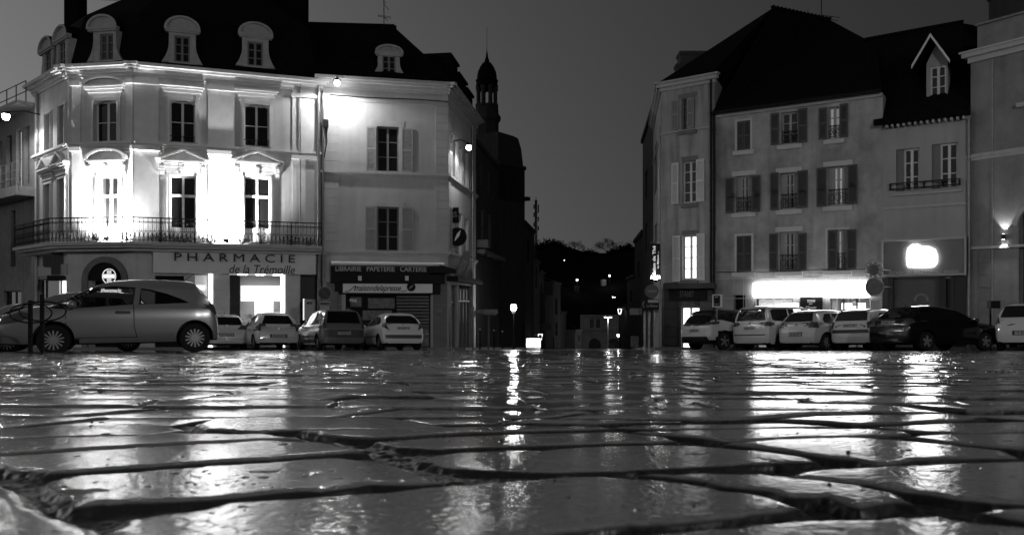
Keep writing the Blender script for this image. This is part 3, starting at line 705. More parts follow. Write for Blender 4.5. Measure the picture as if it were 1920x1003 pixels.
# unlit lattice cross on the side wall
uc,zc = W1.uv(107,490,.6); lc = thing('lattice_cross_sign', tuple(W1.w(uc,zc,.6)), 'dark unlit lattice cross sign projecting from the wall left of the arch', 'sign')
c3 = P(107,490,36.2); g = MB(); s_=.62
for k in range(-8,9):
    x = k*.075; ext_ = s_ if abs(k) <= 3 else .24
    g.box(c3.x+x-.012,c3.x+x+.012,c3.y-.06,c3.y+.02,c3.z-ext_,c3.z+ext_); g.box(c3.x-ext_,c3.x+ext_,c3.y-.075,c3.y-.062,c3.z+x-.012,c3.z+x+.012)
g.build('led_lattice', mat('lattice', .08, .5), lc)
g = MB(); g.box(c3.x-.26,c3.x+.26,c3.y+.03,c3.y+.18,c3.z-s_,c3.z+s_); g.box(c3.x-s_,c3.x-.26,c3.y+.03,c3.y+.18,c3.z-.26,c3.z+.26); g.box(c3.x+.26,c3.x+s_,c3.y+.03,c3.y+.18,c3.z-.26,c3.z+.26); g.box(c3.x-.45,c3.x+.45,c3.y-.02,c3.y+.1,c3.z-s_-.26,c3.z-s_-.02)
g.bar((c3.x,c3.y+.15,c3.z),(c3.x-.4,c3.y+1.2,c3.z),.04); g.build('cabinet', M_black, lc)

# ---- balcony floodlights, bushes
def flood(W, px, py, o, power, direction, label, spot=150):
    u,z = W.uv(px,py,o); c = W.w(u,zfl,o)
    t = thing('floodlight', tuple(c), label, 'floodlight', 'floodlights on the balcony')
    g = MB(); g.box(c.x-.12,c.x+.12,c.y-.05,c.y+.07,c.z+.08,c.z+.26); g.bar((c.x,c.y,c.z),(c.x,c.y,c.z+.1),.02); g.build('housing', M_plastic, t)
    g = MB(); g.box(c.x-.10,c.x+.10,c.y-.03,c.y+.05,c.z+.262,c.z+.275); g.build('lens', E(60), t)
    lamp_light(c+Vector((0,0,.34)), power, .07, 'flood_beam', spot=spot, direction=direction, blend=.95, parent=t)
n2 = Vector((-W2.n.x,-W2.n.y,0)); n3 = Vector((-W3.n.x,-W3.n.y,0))
flood(W2, 200, 446, .62, 8500, n2*1.0+Vector((0,0,.75)), 'bright floodlight on the balcony before the round-arched chamfer window')
flood(W3, 424, 446, .62, 7200, n3*1.0+Vector((0,0,.75)), 'bright floodlight on the balcony between the two triangular pediment windows')
def bush(c, r, h, label, group, n=420, seed=0, m=None, leaf=.035, trunk=True, name='potted_bush', cat='plant'):
    rd = random.Random(seed); t = thing(name, tuple(c), label, cat, group); g = MB(); st = MB()
    for k in range(7):
        a = rd.random()*6.28; tip = Vector((math.cos(a)*r*.7*rd.random(),math.sin(a)*r*.6*rd.random(),h*(.5+.45*rd.random())))
        st.bar(Vector(c), Vector(c)+tip, .012, 5, r2=.004)
    for k in range(n):
        while True:
            v = Vector((rd.uniform(-1,1),rd.uniform(-1,1),rd.uniform(-1,1)))
            if v.length < 1 and v.length > .25: break
        p = Vector(c)+Vector((v.x*r, v.y*r*.8, h*.55+v.z*h*.48)); d1 = Vector((rd.uniform(-1,1),rd.uniform(-1,1),rd.uniform(-1,1))).normalized()*leaf*rd.uniform(.6,1.4); d2 = d1.orthogonal().normalized()*leaf*.5
        g.add([p-d1,p-d2,p+d1,p+d2],[(0,1,2,3)])
    st.build('stems', M_bark, t); g.build('leaves', m or M_leaf, t)
    return t
def onbal(W, px, o): u,_ = W.uv(px,450,o); return W.w(u,zfl,o)
gp = 'plants along the balcony'
bush(onbal(W3,490,.5), .22, 1.0, 'tall leafy bush on the balcony before the right hand pediment window', gp, 520, 1)
bush(onbal(W3,395,.7), .55, .42, 'low bush left of the central balcony floodlight', gp, 420, 2)
bush(onbal(W3,455,.72), .35, .34, 'low bush right of the central balcony floodlight', gp, 300, 3)
bush(onbal(W3,545,.6), .50, .48, 'round bush near the right end of the balcony', gp, 420, 4)
bush(onbal(W3,300,.6), .60, .42, 'wide bush on the balcony left of the first pediment window', gp, 420, 5)
bush(onbal(W2,180,.75), .16, .42, 'tiny round potted shrub left of the corner balcony floodlight', gp, 220, 6)
bush(onbal(W2,236,.7), .32, .40, 'small bush at the balcony corner right of the corner floodlight', gp, 260, 7)
bush(onbal(W3,345,.65), .5, .36, 'low bush on the balcony below the left pediment window', gp, 300, 8)
bush(onbal(W3,578,.6), .3, .40, 'small bush at the far right corner of the balcony', gp, 220, 9)

# ---- bookshop building
q0 = XY(606,38.0); q1 = XY(840,39.3); q2 = XY(892,46.8)
V1 = Wall(q0,q1); V2 = Wall(q1,q2)
bk = thing('bookshop_building', (q0.x+3,q0.y+.5,gz(38.5)), 'three storey corner house with shuttered windows above the newsagent shop', 'building')
ZE2 = (HY-158)/F*38.9
va = V1.r(707,748,238,322); vb = V1.r(707,748,388,471); vs = V1.r(648,808,505,660)+(.5,)
sw = [V2.r(846,853,252,330), V2.r(856,866,275,346), V2.r(870,877,285,350)]; sl = [V2.r(846,853,392,470), V2.r(858,866,400,482), V2.r(871,877,410,488)]
ss = [V2.r(846,857,535,660)+(.3,), V2.r(860,884,535,660)+(.3,)]
mb = MB(); V1.slab(mb,ZB,ZE2,[va,vb,vs]); V2.slab(mb,ZB,ZE2,sw+sl+ss)
c2 = Vector((-8.0,50.0)); 
for a,b in ((q2,c2),(c2,q0)): mb.add([(a.x,a.y,ZB),(b.x,b.y,ZB),(b.x,b.y,ZE2),(a.x,a.y,ZE2)],[(0,1,2,3)])
mb.build('facade_wall', M_stucco2, bk)
mb = MB(); zc1 = V1.uv(720,325)[1]; zc2 = V1.uv(720,473)[1]; zc3 = V1.uv(720,180)[1]
for W in (V1,V2):
    moulding(W, mb, ZE2, 0, W.L, CORN); moulding(W, mb, zc1, 0, W.L, BELT); moulding(W, mb, zc2, 0, W.L, BELT); W.box(mb,0,W.L,ZE2-1.0,ZE2-.93,-.01,.04)
mb.build('cornice', M_trim2, bk)
for Wq,ua,ub in ((V1,.05,.72),(V1,V1.L-.62,V1.L),(V2,0,.5)):
    g = MB()
    for (z0_,z1_) in ((zc2+.08,zc1-.17),(zc1+.08,ZE2-1.02)):
        z = z0_
        while z < z1_-.1: Wq.box(g,ua,ub,z,min(z+.40,z1_),-.01,.035); z += .415
    g.build('quoins', M_stucco2, bk)
g = MB()
for r in (va,vb):
    V1.box(g,r[0]-.13,r[0],r[2],r[3]+.18,-.01,.028); V1.box(g,r[1],r[1]+.13,r[2],r[3]+.18,-.01,.028); V1.box(g,r[0]-.25,r[1]+.25,r[3]+.001,r[3]+.28,-.01,.025); V1.box(g,r[0]-.2,r[1]+.2,r[2]-.1,r[2],-.01,.09)
g.build('window_surround', M_trim2, bk)
for r in (va,vb): window(V1, r, bk, rows=3, mf=M_grey)
shutter(V1, V1.r(687,705,238,321), bk, M_shut_l); shutter(V1, V1.r(753,774,241,324), bk, M_shut_l)
shutter(V1, V1.r(685,705,387,471), bk, M_shut_l); shutter(V1, V1.r(753,775,388,473), bk, M_shut_l)
for r in sw+sl: window(V2, r, bk, rows=3); shutter(V2,(r[1]+.02,r[1]+.55,r[2],r[3]),bk,M_shut_l); shutter(V2,(r[0]-.5,r[0]-.02,r[2],r[3]),bk,M_shut_l)
Re0 = P(560,34,43); Re1 = P(737,60,43.4); zz = (Re0.z+Re1.z)/2; Re0.z = Re1.z = zz
e = inset([q0,q1,q2,c2], -.42); e = [Vector((v.x,v.y,ZE2+.10)) for v in e]
Rb = Vector((-5.6,47.5,zz-1.2))
rf2 = roof_mesh([[e[0],e[1],Re1,Re0],[e[1],e[2],Rb,Re1],[e[2],e[3],Re0,Rb],[Re0,Re1,Rb],[e[3],e[0],Re0]], 'roof', M_slate, bk)
g = MB()
for k in range(34):
    c = Re0.lerp(Re1,k/33); g.bar(c+Vector((-.09,0,.02)),c+Vector((.07,0,.05)),.07,6)
g.build('ridge_tiles', M_slate, rf2)
chimney(rf2, 735, 742, 58, 75, 43.5, .5, pots=1); chimney(rf2, 745, 750, 66, 85, 44.5, .4, pots=0)
dormer(V1, bk, 703,756,84,143, 717,742,104,140, m=M_dorm)
for (xa,xb,yt,yb) in ((846,858,117,180),(862,874,152,205),(877,886,178,230)):
    g = MB(); u0,u1,z0,z1 = V2.r(xa,xb,yt,yb,-.3); V2.box(g,u0,u1,z0,z1,-1.6,-.3); V2.box(g,u0-.1,u1+.1,z1,z1+.12,-1.7,-.2); V2.box(g,u0,u1,z1+.12,z1+.26,-2.6,-.3); g.build('dormer', M_slate, bk)
pipe(V1, 606, 175, 655, bk, r=.05); pipe(V2, 886, 235, 655, bk, o=.1, r=.05)
g = MB(); u,z = V1.uv(611,232,.2); V1.box(g,u-.12,u+.12,z-.15,z+.2,.02,.22); g.tube([V1.w(u,z-.15,.1),V1.w(u+.05,z-.8,.1),V1.w(u-.08,z-1.6,.1)],.03); g.build('cable_box', M_iron, bk)
# shop front
g = MB(); a = V1.r(620,835,500,531,.3); V1.box(g,a[0],a[1],a[2],a[3],.0,.28); b_ = V1.r(640,815,531,552,.2); V1.box(g,b_[0]-.3,b_[1]+.3,b_[2],b_[3],.0,.10); g.build('shop_fascia_box', M_black, bk)
u0,u1,z0,z1 = vs[:4]
g = MB(); V1.box(g,u0,u1,z0,z1,-.45,-.4); g.build('shop_window', M_glass, bk)
g = MB(); z = gz(38)+.4
while z < gz(38)+2.9: c = V1.r(745,806,0,1); V1.box(g,c[0],c[1],z,z+.10,-.38,-.33); z += .16
g.build('roller_shutter', mat('roller_metal', .03, .35, metal=.3), bk)
g = MB()
for (xa,xb) in ((612,640),(812,838)):
    g = MB()
    c0 = V1.uv(xa)[0]; c1 = V1.uv(xb)[0]; z = gz(38)
    while z < a[2]-.45: V1.box(g,c0,c1,z,z+.52,-.01,.05); z += .54
    g.build('shop_pier', M_stone, bk)
g = MB()
for (xa,xb,ya,yb,v) in ((657,678,557,575,0),(690,740,559,578,0),(680,735,582,600,1),(818,829,579,596,2)):
    c = V1.r(xa,xb,ya,yb,-.3 if v < 2 else .06); o_ = -.39 if v < 2 else .055; V1.box(g,c[0],c[1],c[2],c[3],o_,o_+.015)
g.build('posters', mat('poster_paper', .16, .7, noise=.5, nscale=5), bk)['kind']='stuff'
g = MB(); c = V1.r(660,675,560,566,-.3); g2 = text_mesh('FDJ', V1, V1.r(656,668,561,567,-.3), -.37, 'window_lettering', mat('lettering_dim', .5, .6, emit=.12), bk, bold=.01)
for s in ss:
    g = MB(); V2.box(g,s[0],s[1],s[2],s[3],-.28,-.24); g.build('side_shop_window', M_glass, bk)
    g = MB(); n_ = max(2,int((s[1]-s[0])/.9))
    for k in range(n_+1): uu=s[0]+(s[1]-s[0])*k/n_; V2.box(g,uu-.04,uu+.04,s[2],s[3],-.24,-.12)
    V2.box(g,s[0],s[1],s[3]-.9,s[3]-.82,-.236,-.12); V2.box(g,s[0],s[1],s[3]-.8,s[3]-.2,-.24,-.2,0); g.build('side_shop_frame', M_grey, bk)
# awning box and canopy, signs
aw = thing('rolled_awning', tuple(V1.w(1,a[3],.3)), 'rolled up white shop awning in its long cassette above black fascia', 'awning')
g = MB(); c = V1.r(621,833,491,498,.45); 
V1.box(g,c[0],c[1],c[2],c[3],.05,.40); g.bar(V1.w(c[0],(c[2]+c[3])/2,.42),V1.w(c[1],(c[2]+c[3])/2,.42),(c[3]-c[2])/2,12); g.build('awning_cassette', mat('awning_white', .78, .6), aw)
sg = thing('bookshop_fascia', tuple(V1.w(2,a[2],.3)), 'black fascia lettered LIBRAIRIE PAPETERIE CARTERIE under the rolled awning', 'shop sign')
text_mesh('LIBRAIRIE   PAPETERIE   CARTERIE', V1, V1.r(629,800,499,509,.3), .282, 'lettering', mat('lettering_pale', .42, .6), sg, bold=.02, ext=.02)
sp = thing('press_sign', tuple(V1.w(2,b_[2],.3)), 'long white sign with handwritten maisondelapresse and a black round quill emblem', 'shop sign')
g = MB(); c = V1.r(643,811,532,549,.2); V1.box(g,c[0],c[1],c[2],c[3],.02,.20); g.build('panel', mat('panel_white', .78, .5), sp)
text_mesh('maisondelapresse', V1, V1.r(664,752,534,549,.2), .202, 'lettering', M_black, sp, italic=.45, bold=.012, ext=.006)
def stroke(W, pts_, w, o, mb):
    for i in range(len(pts_)-1):
        a_,b_2 = Vector(pts_[i]),Vector(pts_[i+1]); d = (b_2-a_).normalized(); nn = Vector((-d.y,d.x))*w/2
        W.prism(mb,[tuple(a_-nn),tuple(b_2-nn),tuple(b_2+nn),tuple(a_+nn)],o,o+.012)
g = MB(); pp = [V1.uv(x,y,.2) for x,y in ((646,546),(652,547),(658,543),(664,537),(667,536),(664,545))]; stroke(V1,pp,.035,.203,g)
pp = [V1.uv(x,y,.2) for x,y in ((751,546),(757,546),(763,544))]; stroke(V1,pp,.03,.203,g); g.build('flourish', M_black, sp)
def disc(W, uc, zc, r, o0, o1, n=26): 
    mbq = MB(); W.prism(mbq,[(uc+r*math.cos(2*math.pi*k/n),zc+r*math.sin(2*math.pi*k/n)) for k in range(n)],o0,o1); return mbq
uc,zc = V1.uv(771,538,.22); disc(V1,uc,zc,.21,.203,.24).build('emblem_disc', M_black, sp)
def quill(W, uc, zc, s, o, m, parent):
    g_ = MB(); W.prism(g_,[(uc-.9*s,zc-.75*s),(uc-.25*s,zc-.35*s),(uc+.25*s,zc+.1*s),(uc+.8*s,zc+.85*s),(uc+.1*s,zc+.35*s),(uc-.35*s,zc-.1*s)],o,o+.012); return g_.build('quill', m, parent)
quill(V1,uc,zc,.13,.242,M_signw,sp)
for (x,nm) in ((675,'left'),(763,'right')):
    u,z = V1.uv(x,521,.5); t = thing('shop_spotlight', tuple(V1.w(u,z,.3)), 'small white box spotlight at the %s over the handwritten press sign' % nm, 'spotlight', 'spotlights over the press sign')
    g = MB(); V1.box(g,u-.09,u+.07,z-.13,z+.09,.5,.62); g.build('lamp_head', M_signw, t)
    g = MB(); g.tube([V1.w(u-.1,z+.10,.29),V1.w(u-.08,z+.14,.5),V1.w(u,z+.13,.6)],.018); g.build('arm', M_iron, t)
# canopy over the corner
g = MB(); a2 = V1.r(806,842,505,512,.5); V1.prism(g,[(a2[0],a2[2]),(a2[1]+.3,a2[2]),(a2[1]+.3,a2[3]),(a2[0]+.5,a2[3]+.2)],.05,.7); V2.box(g,-.2,V2.L-.5,V2.uv(842,520,.3)[1]-.15,V2.uv(842,520,.3)[1]+.1,0,.55)
g.build('canopy', M_black, bk)
# projecting signs on the street side
def proj(px,py,Y): return P(px,py,Y)
sq = thing('square_sign', tuple(proj(852,405,40.5)), 'small black square sign with pale four-petal emblem on a wall bracket', 'sign')
g = MB(); c = proj(852,404,40.5); 
g.box(c.x-.24,c.x+.22,c.y-.05,c.y+.05,c.z-.38,c.z+.37); g.build('panel', M_black, sq)
g = MB()
for a_ in (45,135,225,315):
    cc = Vector((c.x-.01+.11*math.cos(R(a_+12)),c.y-.062,c.z+.03+.11*math.sin(R(a_+12)))); g.add([cc+Vector((.075*math.cos(k*math.pi/5),0,.075*math.sin(k*math.pi/5))) for k in range(10)],[tuple(range(10))])
g.build('petals', M_grey, sq)
g = MB(); g.bar((c.x-.5,c.y+.1,c.z+.39),(c.x+.22,c.y,c.z+.39),.02); g.build('bracket', M_iron, sq)
rd_ = thing('round_quill_sign', tuple(proj(857,444,40.5)), 'round black projecting sign with a white quill on the side wall', 'sign')
c = proj(858,444,40.5); g = MB(); n=28
vs_ = [(c.x+.47*math.cos(2*math.pi*k/n),c.y+dy,c.z+.47*math.sin(2*math.pi*k/n)) for dy in (-.07,.07) for k in range(n)]
g.add(vs_, [tuple(range(n)),tuple(reversed(range(n,2*n)))]+[(k,k+n,(k+1)%n+n,(k+1)%n) for k in range(n)]); g.bar((c.x-.45,c.y+.02,c.z),(c.x-.65,c.y+.2,c.z),.05); g.build('disc', M_black, rd_)
g = MB(); g.add([(c.x+dx,c.y-.08,c.z+dz) for dx,dz in ((-.16,-.24),(-.02,-.10),(.10,.05),(.16,.33),(-.02,.16),(-.10,-.02))],[(0,1,2,3,4,5)]); g.build('quill', mat('quill_white', .7, .6, emit=.05), rd_)
dm = thing('tilted_sign', tuple(proj(866,498,41)), 'tilted grey lozenge sign lettered PRESSE above the street side shop', 'sign')
c = proj(867,497,41); g = MB(); pl = [(-.36,-.66),(.10,-.80),(.36,-.52),(.36,.64),(.0,.72),(-.36,-.1)]
pl = [(-.37,-.68),(-.18,-.86),(.07,-.74),(.37,.0),(.37,.70),(.10,.74),(-.12,.25)]
g.add([(c.x+a_,c.y,c.z+b2) for a_,b2 in pl]+[(c.x+a_,c.y+.15,c.z+b2) for a_,b2 in pl],[tuple(range(7)),tuple(reversed(range(7,14)))]+[(k,k+7,(k+1)%7+7,(k+1)%7) for k in range(7)]); g.build('panel', M_grey, dm)
TW = Wall(Vector((c.x-.25,c.y-.01)),Vector((c.x+.25,c.y-.01)))
lt = text_mesh('PRESSE', TW, (.0,.42,c.z-.1,c.z+.05), .02, 'lettering', M_greyL, dm, bold=.01)
Mx = Matrix.Translation(c-ORG[dm.name]) @ Matrix.Rotation(R(-68),4,'Y') @ Matrix.Scale(1.8,4) @ Matrix.Translation(-(c-ORG[dm.name]))
lt.data.transform(Mx)

# ---- modern house at the left edge
z0_ = XY(-60,45.5); z1_ = XY(70,38.95)
U = Wall(z0_,z1_); md = thing('modern_house', (z1_.x-2,z1_.y+1,gz(40)), 'modern rendered house with steel balconies at the left edge', 'building')
ZT = U.uv(66,200)[1]
ow = [U.r(0,4,265,365), U.r(12,22,255,362), U.r(30,40,243,350), U.r(46,55,238,345), U.r(20,29,395,500), U.r(6,40,545,655)]
mb = MB(); U.slab(mb,ZB,ZT,ow)
bb = [Vector((-21.5,50)),Vector((-36,52))]
for a_,b2 in ((z1_,bb[0]),(bb[0],bb[1]),(bb[1],z0_)): mb.add([(a_.x,a_.y,ZB),(b2.x,b2.y,ZB),(b2.x,b2.y,ZT),(a_.x,a_.y,ZT)],[(0,1,2,3)])
mb.build('facade_wall', mat('render_grey', .20, .9, noise=.2, streak=.2), md)
for i,r in enumerate(ow): window(U, r, md, rows=2, lit=(1.2 if i==2 else 0), mf=M_dark)
g = MB(); U.box(g,-1,U.L-.05,ZT-.05,ZT+.12,-.3,.9); zr = U.uv(66,352)[1]; U.box(g,-1,U.L-.05,zr-.45,zr,-.01,.9); g.build('canopy_slab', mat('concrete', .3, .8, noise=.2), md)
g = MB()
for k in range(14): uu = U.L*k/13; g.bar(U.w(uu,zr,.85),U.w(uu,zr+1.15,.85),.02,6)
for h in (.35,.75,1.15): g.bar(U.w(0,zr+h,.85),U.w(U.L-.1,zr+h,.85),.025,6)
g.build('balcony_railing', M_zinc, md)
g = MB()
for k in range(9): uu = U.L*k/8; g.bar(U.w(uu,ZT+.12,.5),U.w(uu,ZT+1.1,.5),.025,6)
for h in (.6,1.1): g.bar(U.w(0,ZT+h,.5),U.w(U.L,ZT+h,.5),.025,6)
g.build('terrace_railing', M_iron, md)
zt2 = P(80,128,40.5).z
roof_mesh([[U.w(-1,ZT+.1,-.6),U.w(U.L,ZT+.1,-.6),U.w(U.L+.3,zt2,-3.5),U.w(-1,zt2,-3.5)],[U.w(-1,zt2,-3.5),U.w(U.L+.3,zt2,-3.5),U.w(U.L,ZT,-9),U.w(-1,ZT,-9)],[U.w(U.L,ZT+.1,-.6),U.w(U.L,ZT,-9),U.w(U.L+.3,zt2,-3.5)]], 'roof', mat('roof_zinc_grey', .10, .6, noise=.3, nscale=4), md)

# ================================================================== BUILDINGS, RIGHT SIDE
def trimwin(W, r, parent, m, side=False, lintel=True, e=.12):
    u0,u1,z0,z1 = r
    g = MB(); W.box(g,u0-e,u1+e,z0-.22,z0-.04,-.01,.09); g.build('window_sill', m, parent)
    if side: g = MB(); W.prism(g,[(u0-.09,z0-.03),(u0,z0-.03),(u0,z1),(u1,z1),(u1,z0-.03),(u1+.09,z0-.03),(u1+.09,z1+.09),(u0-.09,z1+.09)],-.01,.02); g.build('window_surround', m, parent)
    elif lintel: g = MB(); W.box(g,u0-e,u1+e,z1+.02,z1+.22,-.01,.03); g.build('lintel', m, parent)
# A: tall narrow corner house
a0 = XY(1240,37.6); a1 = XY(1340,36.0); as_ = XY(1225,45.9)
A = Wall(a0,a1); AS = Wall(as_,a0)
ha = thing('narrow_house', (a0.x+1,a0.y,gz(37)), 'tall narrow stained corner house with pale shutters and dark shopfront', 'building')
ZA = (HY-152)/F*36.8
w1 = A.r(1277,1302,184,243); w2 = A.r(1279,1307,302,380); w3 = A.r(1279,1308,441,524)
dA = A.r(1277,1312,575,662)+(.35,)
mb = MB(); A.slab(mb,ZB,ZA,[w1,w2,w3,dA]); AS.slab(mb,ZB,ZA,[AS.r(1228,1232,270,360),AS.r(1228,1232,420,500)])
for a_,b_ in ((a1,Vector((14,47))),(Vector((14,47)),as_)): mb.add([(a_.x,a_.y,ZB),(b_.x,b_.y,ZB),(b_.x,b_.y,ZA),(a_.x,a_.y,ZA)],[(0,1,2,3)])
mb.build('facade_wall', M_stuccoA, ha)
g = MB(); 
for W in (A,AS): moulding(W,g,ZA,0,W.L,[(-.30,-.15,.08),(-.15,.02,.20),(.02,.10,.28)])
g.build('cornice', M_trim2, ha); g = MB()
for W in (A,AS): W.box(g,0,W.L,A.uv(1290,242)[1]-.10,A.uv(1290,242)[1]-.02,-.01,.06)
g.build('string_course', M_trim2, ha)
trimwin(A,w1,ha,M_stone); trimwin(A,w2,ha,M_stone,e=.02); trimwin(A,w3,ha,M_stone,e=.02)
window(A,w1,ha,rows=4,mf=M_grey); window(A,w2,ha,rows=4,curtain=False); window(A,w3,ha,rows=4,lit=1.5,label='lit casement window in the first floor')
for r in ((1260,1273,187,244),(1289,1302,184,241),(1260,1273,306,383),(1306,1321,299,378),(1262,1276,442,528),(1307,1322,438,525)): shutter(A, A.r(*r), ha, M_white if r[2] > 250 else mat('shutter_worn', .26, .7))
for r in (AS.r(1228,1232,270,360),AS.r(1228,1232,420,500)): window(AS,r,ha,rows=3,mf=M_grey)
u = A.L; pipe(A,1333,150,530,ha,o=.1,r=.05,m=M_iron); pipe(A,1339,215,655,ha,o=.14,r=.06,m=M_iron); pipe(AS,1237,240,655,ha,o=.1,r=.05)
R0_ = P(1450,15,40.5); R1_b = P(1555,35,42.2); R1_b.z = R0_.z
Al = Vector((*(a0+A.n*.25),ZA+.1)); Ar = Vector((*(a1+A.n*.25),ZA+.1)); Asb = Vector((as_.x-.3,as_.y,ZA+.1))
roA = roof_mesh([[Al,Ar,R0_],[Asb,Al,R0_],[Ar,Vector((14,47,ZA)),R0_],[Vector((14,47,ZA)),Asb,R0_]], 'roof', M_tile, ha)
chimney(roA, 1276, 1338, 97, 170, 40.0, .8, M_far, pots=0); chimney(roA, 1269, 1279, 121, 170, 39.5, .5, M_far, pots=0)
g = MB(); c = A.r(1246,1338,531,541,.3); A.box(g,c[0],c[1],c[2],c[3],0,.45); c = A.r(1240,1340,541,660,.02); 
A.slab(g,ZB,c[3],[dA],c[0],c[1],.1); 
for k in range(7):
    zz_ = gz(37)+.2+k*.42; q_ = A.r(1245,1270,600,610,.05); A.box(g,q_[0],q_[1],zz_,zz_+.39,.02,.05)
gg = g; 
Aoff = Wall(a0,a1,.02)
gg.build('shopfront', M_dark, ha)
text_mesh('STANSY', A, A.r(1275,1302,545,557,.12), .13, 'shop_lettering', mat('letter_dim', .12, .6), ha)
g = MB(); c = A.r(1254,1324,540,563,.1); A.box(g,c[0],c[1],c[2],c[3],.021,.11); g.build('name_board', M_black, ha)
window(A, dA[:4], ha, rows=1, lit=2.2, off=-.1, label='brightly lit glass door')
# B: long mottled house
b0 = a1; b1 = XY(1655,32.2); Bw = Wall(b0,b1)
hb = thing('mottled_house', (b0.x+3,(b0.y+b1.y)/2,gz(34)), 'long mottled stucco house with three rows of dark shuttered windows', 'building')
ZBe = (HY-195)/F*34.0
opn = {(0,0):(1382,1407,227,281),(0,1):(1465,1496,210,270),(0,2):(1553,1575,200,260),
       (1,0):(1380,1410,330,398),(1,1):(1463,1496,324,392),(1,2):(1552,1590,312,385),
       (2,0):(1381,1409,442,509),(2,1):(1462,1497,435,508),(2,2):(1552,1588,431,506)}
rs_ = {k: Bw.r(*v) for k,v in opn.items()}
niche = Bw.r(1373,1397,553,660)+(.6,); bw1 = Bw.r(1417,1487,558,660)+(.35,); bw2 = Bw.r(1556,1630,558,660)+(2.4,)
mb = MB(); zcl = Bw.uv(1500,520)[1]
Bw.slab(mb,zcl,ZBe,list(rs_.values())); mb2 = MB(); Bw.slab(mb2,ZB,zcl,[niche,bw1,bw2])
bk1 = Vector((21,42)); bk0 = Vector((14,47))
for a_,b_ in ((b1,bk1),(bk1,bk0),(bk0,b0)): mb.add([(a_.x,a_.y,ZB),(b_.x,b_.y,ZB),(b_.x,b_.y,ZBe),(a_.x,a_.y,ZBe)],[(0,1,2,3)])
mb.build('facade_wall', M_stuccoB, hb); mb2.build('ground_floor_cladding', mat('cladding_stone', .22, .6, noise=.15, nscale=2), hb)
g = MB()
for k in range(1,16): uu = Bw.L*k/16; Bw.box(g,uu-.008,uu+.008,gz(34)+.1,zcl-.02,-.005,.006)
for zz_ in (gz(34)+1.2, gz(34)+2.2, zcl-.01): Bw.box(g,0,Bw.L,zz_-.012,zz_+.012,-.005,.010)
g.build('cladding_joints', M_greyL, hb)
g = MB(); Bw.box(g,0,Bw.L,ZBe-.16,ZBe,-.01,.14); g.build('eaves_board', M_trim2, hb); g = MB(); g.bar(Bw.w(0,ZBe+.02,.32),Bw.w(Bw.L,ZBe+.02,.32),.08,10); g.build('gutter', M_iron, hb)
for k,r in rs_.items(): trimwin(Bw,r,hb,mat('trim_pale', .50, .7, noise=.08),side=(k[1]==0 and k[0]!=1) or k==(2,2), lintel=k[0]>0, e=.18)
for k,r in rs_.items():
    if k in ((0,0),(2,0)):
        um_ = (r[0]+r[1])/2; shutter(Bw,(r[0],um_-.01,r[2],r[3]),hb,M_shut_d,-.06); shutter(Bw,(um_+.01,r[1],r[2],r[3]),hb,M_shut_d,-.06)
    else: window(Bw, r, hb, rows=3, curtain=k[0]>0, grille=True, lit=(.10 if k in ((0,2),(2,2),(1,2)) else 0), mf=M_greyL)
for r in ((1446,1461,213,272),(1497,1514,204,268),(1536,1551,203,262),(1575,1590,195,258),(1361,1376,334,400),(1410,1426,329,397),(1445,1460,324,394),(1496,1515,320,390),
          (1532,1550,315,388),(1590,1608,309,383),(1443,1459,438,509),(1497,1513,437,508),(1553,1570,431,506),(1588,1606,430,506)): shutter(Bw, Bw.r(*r), hb, M_shut_d)
eB = [Vector((*(b0+Bw.n*.3),ZBe+.06)),Vector((*(b1+Bw.n*.3),ZBe+.06)),Vector((21,42,ZBe)),Vector((14,47,ZBe))]
R2_b = P(1642,84,36.8)
rfB = roof_mesh([[eB[0],eB[1],R1_b,R0_],[eB[1],R2_b,R1_b],[eB[1],eB[2],R2_b],[R2_b,eB[2],R1_b],[eB[2],eB[3],R0_,R1_b],[eB[3],eB[0],R0_]], 'roof', M_tile, hb)
g = MB()
for k in range(16): c = R0_.lerp(R1_b,k/15); g.bar(c+Vector((-.1,0,.02)),c+Vector((.08,0,.06)),.08,6)
g.build('ridge_tiles', M_tile, rfB)
# shopfront of B
bs = thing('lit_fascia', tuple(Bw.w(4,zcl-1,.1)), 'long blank glaring white lit fascia above the mottled house shopfront', 'shop sign')
c = Bw.r(1412,1629,530,556,.15); g = MB(); Bw.box(g,c[0],c[1],c[2],c[3],.02,.15); g.build('light_box', E(16), bs)
window(Bw, bw1[:4], hb, 'single', rows=1, lit=.16, off=-.2, mf=M_dark)
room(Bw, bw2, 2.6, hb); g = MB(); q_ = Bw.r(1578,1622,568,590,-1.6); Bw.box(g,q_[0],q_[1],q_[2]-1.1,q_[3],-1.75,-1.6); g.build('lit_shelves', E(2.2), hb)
g = MB(); Bw.box(g,bw2[0]+.3,bw2[1]-.3,bw2[3]-.02,bw2[3]+.03,-1.0,-.8); g.build('ceiling_lamp', E(12), hb)
g = MB(); q_=bw2; g.add([Bw.w(q_[0],q_[2],-.2),Bw.w(q_[1],q_[2],-.2),Bw.w(q_[1],q_[3],-.2),Bw.w(q_[0],q_[3],-.2)],[(0,1,2,3)]); g.build('shop_window', M_shopglass, hb)
g = MB()
for k in range(4): uu = q_[0]+(q_[1]-q_[0])*k/3; Bw.box(g,uu-.03,uu+.03,q_[2],q_[3],-.24,-.19)
g.build('shop_window_frame', M_dark, hb)
g = MB(); rr = random.Random(9)
for k in range(18): uu = q_[0]+.2+rr.random()*(q_[1]-q_[0]-.4); zz_=gz(33)+.9+rr.random()*1.1; s_=.05+rr.random()*.08; Bw.box(g,uu-s_,uu+s_,zz_-s_,zz_+s_,-1.2,-1.1)
g.build('display_goods', M_grey, hb)['kind']='stuff'
g = MB(); c = niche; Bw.box(g,c[0],c[1],c[2],c[3],-.6,-.5); g.build('dark_door', M_black, hb)
